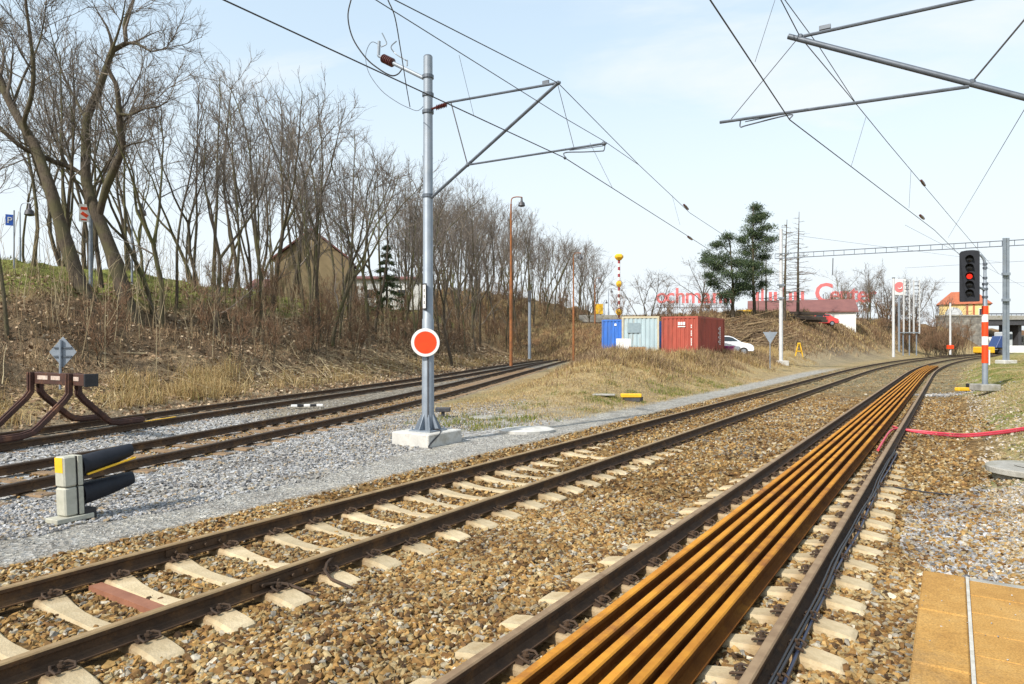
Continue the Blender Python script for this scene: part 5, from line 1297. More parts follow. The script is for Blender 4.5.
mb = MB(); mb.box((0,0,0),(hw*1.3,.02,.03), mat=Fd @ Matrix.Translation((0,-.02,hh*.28))); mb.box((0,0,0),(hw*1.3,.02,.03), mat=Fd @ Matrix.Translation((0,-.02,-hh*.28))); mb.build('bracket', M['tubegrey'], sg, world=True)
pp = Fd @ Vector((-.035,-.045,0)); MB().cyl((pp.x,pp.y,ztopb-.34),(pp.x,pp.y,sc_.z+hh*.8),.026,n=8).build('post', M['galv'], sg, world=True, smooth=True)

# ---------------------------------------------------------------- dwarf signal
g = G(72, 519, .03); ds = thing('dwarf_signal', 'low grey signal of two stacked boxes with long black hoods', 'signal', (g.x, g.y, 0), rz)
# local: +Y along the track (where the hoods point), +X to its right
ds.rotation_euler.x = .015; ds.rotation_euler.y = -.055
MB().box((0,-.02,.05),(.30,.42,.06)).build('base_plate', M['greenpaint'], ds, bevel=.008)
MB().box((.02,.16,.07),(.22,.14,.14)).build('hood_shadow_block', M['black'], ds, bevel=.01)  # black block standing in for the hoods' shadow beside the base
for z0, z1, nm in ((.085,.425,'lower_box'),(.435,.80,'upper_box')):
    mb = MB(); h = z1-z0; c = (z0+z1)/2
    mb.box((0,-.045,c),(.225,.15,h)); b = mb.build(nm, M['greenpaint'], ds, bevel=.018)
    MB().box((0,.062,c),(.255,.055,h-.004)).build('front_frame', M['greenpaint'], b, bevel=.006)
    MB().box((0,.0325,c),(.235,.006,h-.01)).build('seal', M['black'], b)
    MB().box((0,.10,c-.01),(.20,.03,h*.86)).build('backboard', M['black'], b, bevel=.01)
MB().box((-.113,-.03,.46),(.012,.05,.10)).build('hinge', M['tubegrey'], ds)
MB().tube([(-.13,-.03,.34),(-.16,-.03,.32),(-.16,-.03,.16),(-.13,-.03,.14)], .008, 6).build('handle', M['tubegrey'], ds)
Mp = [c for c in ds.children if c.name.startswith('upper_box')][0]
MB().box((0,-.1215,.70),(.19,.003,.18)).build('yellow_patch', M['yellow'], Mp)
def hood(z, tilt):
    mb = MB(); n = 20; vs, fs = [], []
    L0 = .11
    secs = [(L0,.135,1.0),(L0+.16,.128,1.0),(L0+.36,.115,.95),(L0+.56,.098,.85),(L0+.62,.094,.78)]
    for inner in (0, 1):
        for y, r, arc in secs:
            for k in range(n):
                a = (k/(n-1)-.5)*2*math.pi*.86*arc
                rr = r-.006*inner; vs.append((math.sin(a)*rr, y, z+math.cos(a)*rr*1.0+(y-L0)*tilt))
    m_ = len(secs)
    for q in (0,1):
        for i in range(m_-1):
            for k in range(n-1): fs.append((q*m_*n+i*n+k, q*m_*n+i*n+k+1, q*m_*n+(i+1)*n+k+1, q*m_*n+(i+1)*n+k))
    for k in range(n-1): fs.append(((m_-1)*n+k,(m_-1)*n+k+1,(2*m_-1)*n+k+1,(2*m_-1)*n+k))
    for i in range(m_-1):
        for k in (0,n-1): fs.append((i*n+k,(i+1)*n+k,m_*n+(i+1)*n+k,m_*n+i*n+k))
    return mb.add(vs, fs)
hu = hood(.645, .17).build('hood', M['blackmatt'], ds, smooth=True); hl = hood(.305, .13).build('hood', M['blackmatt'], ds, smooth=True)
MB().box((0,0,0),(.045,.60,.022), mat=Matrix.Translation((.112,.44,.61)) @ Matrix.Rotation(.19,4,'X')).build('yellow_strip', M['yellow'], hu, bevel=.004)
for z in (.655,.315): MB().cyl((0,.10,z),(0,.125,z),.085,n=16).build('lens', M['lampdark'], ds)

# ---------------------------------------------------------------- small things by the tracks
sgp = G(307, 405.5, .1)
root = thing('fouling_marker', 'white and black striped marker bar lying between two tracks', 'marker', (sgp.x,sgp.y,0))
d_ = Vector((.96,.28,0)); 
for i in range(5): MB().beam(sgp+d_*(-.50+i*.2), sgp+d_*(-.30+i*.2), .16, .07).build('stripe', M['white'] if i%2==0 else M['black'], root, world=True, bevel=.01)
cs = gp(527, 430.5, .03); MB_ = MB(); MB_.lathe([(.55,-.1),(.56,.03),(.50,.05),(.05,.055)], n=14, M=Matrix.Translation(cs) @ Matrix.Rotation(.3,4,'Z') @ Matrix.Diagonal((1.25,.9,1,1)))
tag(MB_.build('concrete_slab', M['concrete']), 'flat pale concrete slab lying right of the mast block', 'slab')
cs2 = gp(487, 418, .02); MB_ = MB(); MB_.lathe([(.40,-.1),(.42,.02),(.38,.045),(.05,.05)], n=9, M=Matrix.Translation(cs2) @ Matrix.Diagonal((1.3,.8,1,1)))
tag(MB_.build('concrete_slab', M['concrete_old']), 'smaller yellowish slab in the dry grass behind the mast', 'slab')
bx = gp(443, 418, .0); root = thing('junction_box', 'small dark box on a stub behind the mast', 'box', bx)
MB().box((0,0,.24),(.42,.22,.12)).build('case', M['darksteel'], root, bevel=.015); MB().cyl((0,0,-.1),(0,0,.2),.05,n=8).build('stub', M['darksteel'], root)
yq = np.arange(14,45,.05); xq = (631-CX)/F*yq; kq = int(np.argmin(np.abs(zones(xq,yq)['um']-3.9))); yb_ = Vector((xq[kq],yq[kq],H(xq[kq],yq[kq]))); root = thing('point_lever_box', 'flat yellow box by the grit path below the mound', 'box', yb_)
MB().box((0,0,.20),(.72,.28,.13)).build('cover', M['yellow'], root, bevel=.02); MB().box((0.05,0,.06),(.6,.22,.16)).build('base', M['darksteel'], root); MB().box((.36,-.02,.06),(.10,.2,.2)).build('lever', M['black'], root)
ysl = yb_ + Vector((-.95,.15,0)); ysl.z = H(ysl.x,ysl.y)+.05; tag(MB().box(ysl,(.8,.4,.06),rz=-.2).build('concrete_slab', M['concrete_old'], bevel=.02), 'narrow pale slab left of the flat yellow box', 'slab')
kb = gp(968, 392, 0); root = thing('track_magnet', 'yellow and black box on crushed stone left of the signal', 'box', kb)
MB().box((.22,0,.20),(.46,.30,.30)).build('black_case', M['black'], root, bevel=.02); MB().box((-.25,-.05,.12),(.55,.26,.14), rz=.1).build('yellow_case', M['yellow'], root, bevel=.02)
q = sample_view(10,1,2,1)[2]; gx = q.normal(kb.x-.95,.75,900); gy = q.normal(kb.y-.1,.35,900)
tag(scatter('grey_stone_patch', sh_far, np.stack([gx,gy,zones(gx,gy)['z']],-1), q.uniform(.03,.06,900), M['st_grey'], seed=9), 'patch of grey crushed stone left of the yellow and black box', 'stones', kind='stuff')

# ---------------------------------------------------------------- colour light signal
ps = P(985, 384, 25.0); sig = thing('light_signal', 'black five lamp railway signal showing red, striped post', 'signal', (ps.x, ps.y, H(ps.x,ps.y)))
zz = lambda py: CZ-(py-342)/F*25.0
def ring(py0, py1, r, m_, nm, par): return MB().cyl((ps.x,ps.y,zz(py0)),(ps.x,ps.y,zz(py1)), r, n=14).build(nm, m_, par, world=True, smooth=True)
MB().box((ps.x,ps.y,zz(386)-.05),(.7,.7,.24)).build('footing', M['concrete_old'], sig, world=True, bevel=.02)
pole = MB().tube([(ps.x,ps.y,zz(388)),(ps.x,ps.y,zz(308)),(ps.x,ps.y,zz(307)),(ps.x,ps.y,zz(284)),(ps.x,ps.y,zz(283)),(ps.x,ps.y,zz(264)),(ps.x-.04,ps.y,zz(259)),(ps.x-.14,ps.y,zz(255.5)),(ps.x-.30,ps.y,zz(254))], [.095,.09,.075,.075,.05,.05,.05,.045,.045], 14).build('post', M['galv'], sig, world=True, smooth=True)
for i,(a,b,m_) in enumerate([(363,345,'orange'),(345,336.5,'white'),(336.5,322,'orange'),(322,314.5,'white'),(314.5,306,'orange')]): ring(a, b, .105, M[m_], 'stripe', sig)
for py in (297,289,284,278,268,264): MB().cyl((ps.x,ps.y,zz(py)-.04),(ps.x,ps.y,zz(py)+.04), .095 if py>280 else .075, n=12).build('collar', M['tubegrey'], sig, world=True)
hc = P(969.5, 276, 24.75); Fh = Matrix.Translation(hc) @ face_cam(hc)
W_, H__ = 17/F*24.75/2, 51.5/F*24.75/2
out = [(-W_,-H__+.03),(-W_*.9,-H__),(W_*.9,-H__),(W_,-H__+.03),(W_,H__-.10),(W_*.85,H__-.03),(W_*.3,H__),(-W_*.3,H__),(-W_*.85,H__-.03),(-W_,H__-.10)]
head = MB().prism(out, Fh, .05).build('backboard', M['blackmatt'], sig, world=True)
MB().box((0,0,0),(W_*1.5,.22,H__*1.8), mat=Fh @ Matrix.Translation((0,.14,0))).build('lamp_case', M['blackmatt'], sig, world=True, bevel=.02)
MB().beam(Vector((ps.x,ps.y-.02,zz(290))), Fh @ Vector((W_*.5,.12,-.35)), .06, .06).build('head_bracket', M['galv'], sig, world=True)
for i, py in enumerate((259.5, 268, 276.5, 285, 293.5)):
    z = (276-py)/F*24.75; Fl = Fh @ Matrix.Translation((0,-.03,z)) @ Matrix.Rotation(R(90),4,'X')
    l = MB().lathe([(.088,0),(.088,.012),(.02,.02)], n=18, M=Fl).build('lens', M['signalred'] if i==2 else M['lampdark'], sig, world=True)
    mb = MB(); n = 14; vs, fs = [], []
    for q,(y,r,sp_) in enumerate([(-.02,.135,1.35),(-.16,.135,1.25),(-.30,.13,.95)]):
        for k in range(n):
            a = (k/(n-1)-.5)*2*sp_; vs.append(Fh @ Vector((math.sin(a)*r, y, z+math.cos(a)*r)))
    for q in range(2):
        for k in range(n-1): fs.append((q*n+k,q*n+k+1,(q+1)*n+k+1,(q+1)*n+k))
    o_ = len(vs); vs2 = [v + (Fh.to_3x3() @ Vector((0,0,.006))) for v in vs]
    mb.add(vs, fs); mb.add(vs2, fs); mb.build('hood', M['black'], sig, world=True, smooth=True)
MB().beam(Vector((ps.x+.13,ps.y,zz(350))), Vector((ps.x+.13,ps.y,zz(365))), .05, .08).build('telephone_box', M['white'], sig, world=True)

# ---------------------------------------------------------------- containers
def container(name, lab, corner, w, h, L, m_, fr, group, txt=None):
    """front right bottom corner at 'corner'; parallel to the tracks"""
    root = thing(name, lab, 'container', corner, rz, group)
    def corr(x0, y0, x1, y1, z0, z1, period=.28, dep=.036):
        mb = MB(); Ln = math.hypot(x1-x0,y1-y0); ex,ey = (x1-x0)/Ln,(y1-y0)/Ln; nx,ny = ey,-ex
        prof = []; s = 0.0
        while s < Ln-1e-6:
            for f, o in ((0,0),(.30,0),(.42,-dep),(.72,-dep),(.84,0)):
                q = s+f*period
                if q <= Ln: prof.append((q,o))
            s += period
        prof.append((Ln,0)); vs, fs = [], []
        for q,o in prof:
            for z in (z0,z1): vs.append((x0+ex*q+nx*o, y0+ey*q+ny*o, z))
        for i in range(len(prof)-1): fs.append((2*i,2*i+2,2*i+3,2*i+1))
        return mb.add(vs, fs)
    mb = corr(-w+.06,0.02,-.06,0.02,.14,h-.12); mb.build('end_wall', M[m_], root)
    mb = corr(-.02,.06,-.02,L-.06,.14,h-.10); mb.build('side_wall', M[m_], root)
    mb = corr(-w+.02,L-.06,-w+.02,.06,.14,h-.10); mb.build('side_wall', M[m_], root)
    mb = MB(); mb.box((-w/2,L-.03,h/2),(w-.14,.04,h-.2)); mb.build('rear_wall', M[m_], root)
    mb = MB(); mb.box((-w/2,L/2,h-.045),(w-.10,L-.10,.04)); mb.build('roof', M[m_], root)
    mb = MB()
    for x in (-w+.06,-.06):
        for y in (.06,L-.06): mb.box((x,y,h/2),(.12,.12,h-.04))
        for z in (.075,h-.06): mb.box((x,L/2,z),(.09,L-.25,.13))
    for y in (.05,L-.05):
        for z in (.075,h-.06): mb.box((-w/2,y,z),(w-.25,.09,.13))
    for x in (-w+.08,-.08):
        for y in (.08,L-.08):
            for z in (.06,h-.06): mb.box((x,y,z),(.17,.17,.125))
    mb.build('frame', M[fr], root)
    return root
cr = P(698, 342, 43.7); zr = 1.20
red = container('shipping_container', 'brick red corrugated container with white lettering, nearest of three', (cr.x, cr.y, zr), 2.44, 2.64, 6.06, 'cont_red', 'cont_red', 'shipping containers on the mound')
mb = MB()
for k in range(3): mb.box((-1.25+k*.17,-.008,2.18),(.13,.006,.20))
mb.box((-1.08,-.008,1.98),(.50,.006,.06)); mb.build('white_marking', M['white'], red)
mb = MB()
for k in range(11):
    if k not in (2,6): mb.box((-.43,-.008,2.05-k*.125),(.06,.006,.09))
for k in range(10): mb.box((.008,4.9,2.0-k*.13),(.006,.20,.09))
for k in range(4): mb.box((.008,4.6,1.9-k*.30),(.006,.12,.12))
mb.build('white_lettering', M['white'], red)
wc = Vector((cr.x,cr.y,0)) - NV*2.60; 
wh = container('shipping_container', 'pale blue corrugated container with a cream frame, middle of three', (wc.x, wc.y, zr+.02), 2.44, 2.66, 6.06, 'cont_white', 'cont_frame', 'shipping containers on the mound')
MB().box((-1.65,-.012,1.90),(.82,.03,.66)).build('window_plate', M['platewin'], wh)
bcn = wc - NV*2.60 + DV*3.4
wh.rotation_euler.z = -.20
bl = container('shipping_container', 'bright blue corrugated container set back behind a white panel', tuple(P(633,342,48.6).xy)+(zr-.02,), 2.44, 2.62, 6.06, 'cont_blue', 'cont_blue', 'shipping containers on the mound')
MB().box((-1.35,-.006,2.25),(.16,.008,.16)).build('white_sticker', M['white'], bl)
pw = P(623.5,346.5,44.0); root = thing('white_board', 'plain white board leaning in front of the blue container', 'board', (pw.x,pw.y,H(pw.x,pw.y)))
MB().box((0,0,0),(.95,.03,1.25), mat=Matrix.Translation((0,0,.55+(zr-H(pw.x,pw.y))*.6)) @ Matrix.Rotation(-.10,4,'X') @ Matrix.Rotation(.1,4,'Z')).build('board', M['white'], root)
MB().beam((0,.08,0),(0,.42,.9),.05,.05).build('prop', M['wood'], root)
pcx = P(637,351,43.2); zc = H(pcx.x,pcx.y); root = thing('wooden_crate', 'brown wooden crate in the grass before the pale container', 'crate', (pcx.x,pcx.y,zc))
zo = CZ-(355-342)/F*43.2-zc
mb = MB()
for k in range(4): mb.box((0,-.32,zo+.07+k*.125),(.95,.03,.11)); mb.box((0,.32,zo+.07+k*.125),(.95,.03,.11))
for k in range(4):
    for s in (-1,1): mb.box((s*.46,0,zo+.07+k*.125),(.03,.6,.11))
mb.build('slats', M['wood'], root)
mb = MB(); 
for s in (-1,1):
    for q in (-1,1): mb.box((s*.42,q*.28,zo+.22),(.07,.05,.62))
mb.box((0,0,zo+.02),(.9,.6,.03)); mb.build('corner_posts', M['timber'], root)

# ---------------------------------------------------------------- cars
def car(lab, loc, heading, m_, group=None):
    root = thing('parked_car', lab, 'car', loc, heading, group)
    prof = [(-2.0,.30),(-2.02,.62),(-1.95,.86),(-1.72,.93),(-1.50,1.02),(-1.0,1.40),(-.5,1.48),(.25,1.46),(.55,1.36),(1.15,.98),(1.75,.86),(1.98,.70),(2.02,.45),(1.98,.30)]
    vs, fs = [], []; n = len(prof)
    for s in (-1,1):
        for x,z in prof: vs.append((x, s*(.84 if z < 1.0 else .84-(z-1.0)*.45), z))
    for i in range(n-1): fs.append((i,i+1,n+i+1,n+i))
    fs += [tuple(range(n)), tuple(range(2*n-1,n-1,-1)), (0,n,2*n-1,n-1)]
    MB().add(vs,fs).build('body', M[m_], root, bevel=.05, smooth=True)
    mb = MB()
    for s in (-1,1):
        yy = lambda z: s*(.84-(z-1.0)*.45+.006)
        for q in ([(-1.28,1.04),(-.30,1.04),(-.30,1.40),(-.88,1.37)],[(-.22,1.04),(.92,1.04),(.50,1.32),(.22,1.39),(-.22,1.40)]):
            v = [(x, yy(z), z) for x,z in q]; mb.add(v, [tuple(range(len(v)))])
    mb.add([(.62,-.62,1.34),(.62,.62,1.34),(1.12,.72,1.02),(1.12,-.72,1.02)],[(0,1,2,3)]); mb.add([(-1.06,-.6,1.37),(-1.06,.6,1.37),(-1.50,.72,1.05),(-1.50,-.72,1.05)],[(0,1,2,3)])
    g_ = mb.build('windows', M['glass'], root)
    g_.location = (0,0,.006)
    for x in (-1.25,1.28):
        for s in (-1,1):
            w = MB().cyl((x,s*.70,.31),(x,s*.86,.31),.31,n=18).build('wheel', M['tyre'], root, bevel=.02); MB().cyl((x,s*.855,.31),(x,s*.872,.31),.19,n=12).build('rim', M['galv'], w)
    for s in (-1,1):
        MB().sphere((1.90,s*.62,.68),.12,sc=(.7,1.1,.7)).build('headlight', M['galv'], root); MB().box((-1.99,s*.66,.76),(.05,.2,.14)).build('tail_light', M['red'], root)
    MB().box((2.0,0,.42),(.06,1.5,.16)).build('bumper', M['darksteel'], root, bevel=.02)
    return root
pc1 = on(725, 51.5); car('white parked car half hidden behind the brick red container', (pc1.x,pc1.y,pc1.z), -.25, 'carwhite')
pr = P(820, 324, 86); car('red car standing on the bank by the white shed', (pr.x,pr.y,H(pr.x,pr.y)-.7), 2.9, 'carred')
pm = on(728.5, 49.3); root = thing('magenta_tub', 'magenta plastic tub in front of the white car', 'tub', pm)
MB().lathe([(.30,0),(.40,.55),(.46,.58),(.46,.63),(.40,.63),(.36,.25),(.05,.2)], n=20).build('tub', M['magenta'], root, smooth=True); MB().tube([(-.46,0,.58),(-.52,-.1,.45),(-.46,-.2,.40)],.015,6).build('handle', M['darksteel'], root)

# ---------------------------------------------------------------- signs and posts at the middle distance
g = P(770, 350, 47); zg = H(g.x,g.y); root = thing('triangle_sign', 'grey inverted triangle sign seen from behind beside the portal mast', 'sign', (g.x,g.y,zg))
MB().cyl((0,0,-.2),(0,0,CZ-(331-342)/F*47-zg),.035,n=8).build('post', M['galv'], root, smooth=True)
zt_ = CZ-(332-342)/F*47-zg; s_ = 11/F*47/2*1.25
MB().prism([(-s_,zt_),(s_,zt_),(0,zt_-s_*1.75)], Matrix.Translation((0,-.05,0)) @ face_cam(g), .01).build('plate', M['galv'], root)
g = on(799, 62); root = thing('yellow_trestle', 'small yellow A shaped stand on the grass right of the portal mast', 'stand', g)
hT = (360-346)/F*62
for s in (-1,1):
    MB().beam((s*.36,0,0),(s*.08,0,hT),.08,.08).build('leg', M['yellow'], root)
MB().beam((-.3,0,.45*hT),(.3,0,.45*hT),.08,.08).build('crossbar', M['yellow'], root); MB().box((0,0,hT),(.24,.12,.14)).build('head', M['yellow'], root)
def slim_post(lab, px, y0, y1, Y, r, m_, name='line_post', foot=None):
    a, b = P(px,y0,Y), P(px,y1,Y); root = thing(name, lab, 'post', (a.x,a.y,a.z)); MB().tube([(0,0,-.5),(0,0,b.z-a.z)],[r,r*.8],10).build('pole', M[m_], root, smooth=True)
    mb = MB(); mb.cyl((0,0,b.z-a.z-.02),(0,0,b.z-a.z+.06),r*1.1,n=8); mb.build('cap', M['tubegrey'], root)
    if foot: MB().box((0,0,.55),(.75,.5,.55)).build('foot_box', M[foot], root, bevel=.03)
    return root
slim_post('tall white post at the foot of the far bank', 893.5, 353, 278, 84, .17, 'postwhite')
slim_post('shorter white post with an orange foot before the bushes', 950.3, 351, 303, 95, .14, 'postwhite', foot='orange')
slim_post('slim grey signal post by the curve of the dark tracks', 529.5, 352, 292, 50, .12, 'galv', name='signal_post')
MB().box((0,-.1,4.1),(.26,.24,.75)).build('lamp_case', M['darksteel'], bpy.data.objects['signal_post'], bevel=.02)
for px, lab in ((906.5,'left one of the twin white lattice masts on the far bank'),(916.5,'right one of the twin white lattice masts on the far bank')):
    a, b = P(px,332,88), P(px,280,88); root = thing('lattice_mast', lab, 'mast', a, 0, 'twin lattice masts'); h_ = b.z-a.z
    for x in (-.36,.36):
        MB().beam((x,0,-.2),(x,0,h_),.17,.12).build('leg', M['postwhite'], root)
    mb = MB(); 
    for k in range(14): mb.beam((-.30,.03,h_*(k+.5)/14),(.30,.03,h_*(k+.5)/14),.20,.05)
    mb.build('lacing', M['darksteel'], root)
a = P(911,353,82); root = thing('steel_rack', 'low grey steel rack with thin legs beneath the lattice masts', 'rack', a)
for x in (-.95,-.2,.65): MB().beam((x,0,-.3),(x,0,2.4),.10,.10).build('leg', M['galv'], root)
MB().box((-.15,0,2.45),(2.1,.5,.12)).build('top', M['galv'], root)
a = P(899,287,100); root = thing('round_red_sign', 'red round sign on a white board above the far bank', 'sign', (a.x,a.y,H(a.x,a.y))); zc_ = a.z-H(a.x,a.y)
MB().box((0,0,zc_),(1.9,.12,2.3)).build('board', M['white'], root, bevel=.02)
MB().lathe([(.75,-.02),(.75,.03),(.2,.035)], n=28, M=Matrix.Translation((0,-.1,zc_)) @ Matrix.Rotation(R(90),4,'X')).build('disc', M['letters'], root)
mb = MB(); mb.tube([(-.25,-.16,zc_-.15),(-.08,-.16,zc_-.3),(.2,-.16,zc_-.24),(.3,-.16,zc_)], .06, 6); mb.build('mark', M['white'], root)
MB().cyl((0,0,-.5),(0,0,zc_-1.4),.15,n=10).build('post', M['galv'], root)

# ---------------------------------------------------------------- lamp posts, parking sign, striped mast
def street_lamp(lab, px, yb, yt, Y, m_, arm, group='rusty lamp posts along the dark tracks', r=.13):
    a = P(px,yb,Y); h_ = (yb-yt)/F*Y; root = thing('lamp_post', lab, 'street lamp', a, 0, group)
    MB().tube([(0,0,-1.2),(0,0,h_*.45),(0,0,h_*.46),(0,0,h_-.5)],[r,r*.95,r*.7,r*.5],10).build('pole', M[m_], root, smooth=True)
    c = MB().tube(spline3([(0,0,h_-.5),(0.06,0,h_-.12),(arm*.45,0,h_),(arm,0,h_-.02),(arm,0,h_-.10)]), r*.32, 8).build('arm', M[m_], root, smooth=True)
    MB().lathe([(.06,-.05),(.08,-.28),(.11,-.34),(.20,-.40),(.25,-.62),(.20,-.66),(.05,-.70)], c=(arm,0,h_), n=14).build('lamp_shade', M['darksteel'], root, smooth=True)
    return root
street_lamp('tallest rusty lamp post with a hooked top, nearest in its line', 511, 349, 197, 48, 'rustpost', .75, r=.12)
street_lamp('rusty lamp post second in its line, left of the blue container', 573.5, 350, 253, 72, 'rustpost', .75, r=.12)
street_lamp('small rusty lamp post third in its line beside the footbridge', 595, 338, 278, 100, 'rustpost', .75, r=.12)
street_lamp('far grey lamp post left of the striped mast', 608.5, 325, 289, 130, 'galv', .6)
street_lamp('far slim lamp post farthest left of the striped mast', 604, 325, 300, 135, 'galv', .5)
M['stripered'] = mat('dark_red_paint', (.32,.04,.05), (.25,.03,.04), rough=.6)
a = P(619,318,116); root = thing('striped_mast', 'red and white striped mast with yellow rings above the containers', 'mast', (a.x,a.y,H(a.x,a.y))); z0_ = a.z-H(a.x,a.y)
zz2 = lambda py: CZ-(py-342)/F*116-H(a.x,a.y)
for k in range(18):
    p_, q_ = zz2(318-k*3.4), zz2(318-(k+1)*3.4); MB().cyl((0,0,p_),(0,0,q_),.21,n=10).build('stripe', M['white'] if k%2 else M['stripered'], root)
MB().cyl((0,0,0),(0,0,zz2(318)),.21,n=10).build('pole', M['white'], root)
for py, rr in ((257,.75),(284,.5),(312,.6)):
    mb = MB(); mb.lathe([(rr*.5,-.55),(rr,-.1),(rr,.2),(rr*.6,.5)], n=6, M=Matrix.Translation((0,0,zz2(py)))); mb.build('yellow_ring', M['yellow'], root)
a = P(596,279,135)
a = P(599,309,128); root = thing('yellow_sign', 'yellow board sign beside the striped mast', 'sign', (a.x,a.y,H(a.x,a.y))); zb_ = a.z-H(a.x,a.y)
MB().box((0,0,zb_),(1.5,.2,1.9)).build('board', M['yellow'], root); MB().cyl((0,0,0),(0,0,zb_),.12,n=8).build('post', M['galv'], root)
a = P(9.5,220,31); za_ = H(a.x,a.y); root = thing('parking_sign', 'blue square parking sign with a white P on the crest', 'sign', (a.x,a.y,za_))
MB().cyl((.17,.05,-.2),(.17,.05,a.z-za_+.45),.03,n=8).build('post', M['galv'], root, smooth=True)
MB().box((0,0,0),(.30,.02,.50), mat=Matrix.Translation((0,0,a.z-za_)) @ face_cam(a)).build('plate', M['blueplate'], root)
def text(body, size, ext, m_, parent, loc, rot, name='lettering'):
    cu = bpy.data.curves.new(name,'FONT'); cu.body = body; cu.size = size; cu.extrude = ext; cu.offset = .014*size if size > 1 else 0; cu.align_x = 'CENTER'; cu.align_y = 'BOTTOM_BASELINE'; cu.resolution_u = 3
    tmp = bpy.data.objects.new('tmp', cu); COL.objects.link(tmp); dg = bpy.context.evaluated_depsgraph_get(); dg.update()
    me = bpy.data.meshes.new_from_object(tmp.evaluated_get(dg)); bpy.data.objects.remove(tmp)
    me.materials.clear(); me.materials.append(M[m_]); o = bpy.data.objects.new(name, me); COL.objects.link(o); o.parent = parent; o.location = loc; o.rotation_euler = rot; return o
v_ = face_cam(a).to_euler().z; n_ = face_cam(a).to_3x3() @ Vector((0,-.016,0))
text('P', .40, .003, 'white', root, Vector((0,0,a.z-za_-.14))+n_, (R(90),0,v_))
a = P(84,213,33); za_ = H(a.x,a.y); root = thing('poster_sign', 'white and orange poster sign on a grey pole between the crooked trees', 'sign', (a.x,a.y,za_))
MB().cyl((.25,.12,-.3),(.25,.12,a.z-za_+1.0),.09,n=10).build('post', M['galv'], root, smooth=True)
Fz = Matrix.Translation((0,0,a.z-za_)) @ face_cam(a); MB().box((0,0,0),(.42,.03,.85), mat=Fz).build('board', M['white'], root)
mb = MB(); mb.box((0,0,0),(.28,.006,.14), mat=Fz @ Matrix.Translation((0,-.02,.22))); mb.box((0,0,0),(.30,.006,.16), mat=Fz @ Matrix.Translation((.02,-.02,-.08)) @ Matrix.Rotation(.6,4,'Y')); mb.box((0,0,0),(.22,.006,.07), mat=Fz @ Matrix.Translation((0,-.02,-.32))); mb.build('orange_print', M['orange'], root)
for i, px in enumerate((132, 20)):
    a = P(px, 262, 36); z_ = H(a.x,a.y); 
    street_lamp(('grey lamp post on the crest right of the biggest tree' if i==0 else 'grey lamp post on the crest beside the parking sign'), px, 342-(z_-CZ)/36*F, 203, 36, 'galv', .5, 'lamp posts on the embankment crest', .06)

# ---------------------------------------------------------------- buildings
def gable(name, lab, base, w, d, hw, hr, wallm, roofm, heading, wins=(), over=.4, label_roof=None, along='x'):
    root = thing(name, lab, 'building', base, heading)
    MB().box((0,0,hw/2),(w,d,hw)).build('wall', M[wallm], root)
    mb = MB()
    if along == 'x':
        for s in (-1,1):
            a, b = Vector((0,0,hw+hr)), Vector((0,s*(d/2+over),hw-.12)); vs = []
            for x in (-w/2-over,w/2+over): vs += [(x,a.y,a.z),(x,b.y,b.z),(x,b.y,b.z+.18),(x,a.y,a.z+.18)]
            mb.add(vs,[(0,1,2,3),(7,6,5,4),(0,4,5,1),(3,2,6,7),(1,5,6,2)])
        tri = [(-d/2,0),(d/2,0),(0,hr-.02)]; M1 = Matrix.Translation((0,0,hw)) @ Matrix.Rotation(R(90),4,'Z')
        MB().prism(tri, M1, w-.02).build('gable_wall', M[wallm], root)
    else:
        for s in (-1,1):
            a, b = Vector((0,0,hw+hr)), Vector((s*(w/2+over),0,hw-.12)); vs = []
            for y in (-d/2-over,d/2+over): vs += [(a.x,y,a.z),(b.x,y,b.z),(b.x,y,b.z+.18),(a.x,y,a.z+.18)]
            mb.add(vs,[(0,1,2,3),(7,6,5,4),(0,4,5,1),(3,2,6,7),(1,5,6,2)])
        MB().prism([(-w/2,0),(w/2,0),(0,hr-.02)], Matrix.Translation((0,0,hw)), d-.02).build('gable_wall', M[wallm], root)
    mb.build('roof', M[roofm], root)
    for x,z,ww,wh_ in wins:
        f = MB().box((x,-d/2-.02,z),(ww,.10,wh_)).build('window', M['white'], root); MB().box((x,-d/2-.06,z),(ww*.8,.05,wh_*.85)).build('pane', M['glass'], f)
    return root
a = P(319, 312, 74); gable('house', 'ochre rendered house with a gable, behind the leafless trees', (a.x,a.y,H(a.x,a.y)), 7.2, 11, 4.3, 3.0, 'wallochre', 'roofmaroon', .15, [], .35, along='y')
a = P(388, 312, 92); gable('house', 'white house behind the spruce on the embankment', (a.x,a.y,H(a.x,a.y)), 9, 8, 4.0, .5, 'wallwhite', 'roofmaroon', .1, [(-2,2,1.2,1.3),(2,2,1.2,1.3)], along='x')
a = P(276, 312, 95); gable('house', 'small white house glimpsed left of the ochre house', (a.x,a.y,H(a.x,a.y)), 5, 8, 3.2, 1.4, 'wallwhite', 'roofmaroon', .1, [(0,2,1.2,1.3)], along='x')
a = P(800, 330, 98); zb_ = CZ-(326-342)/F*98; gable('shed', 'long white shed with a maroon roof above the far bank', (a.x,a.y,zb_-1.2), 13.6, 6, 3.1, 1.65, 'wallwhite', 'roofmaroon', -.32, [], .3, along='x')
mbh = thing('sign_hall', 'pale flat hall with a yellow strip beneath the red letters', 'building', P(760,342,128)+Vector((0,0,-4)))
w_h = 255/F*128
MB().box((0,6,5.0),(w_h,10,6.6)).build('wall', M['wallgrey'], mbh); MB().box((0,.93,2.2),(w_h,.1,1.2)).build('yellow_strip', M['wallyellow'], mbh); MB().box((0,6,8.4),(w_h+.6,10.4,.3)).build('roof', M['wallgrey'], mbh)
mb = MB()
for k in range(18): mb.box((-w_h/2+1.5+k*(w_h-3)/17,.90,5.6),(1.3,.12,1.9))
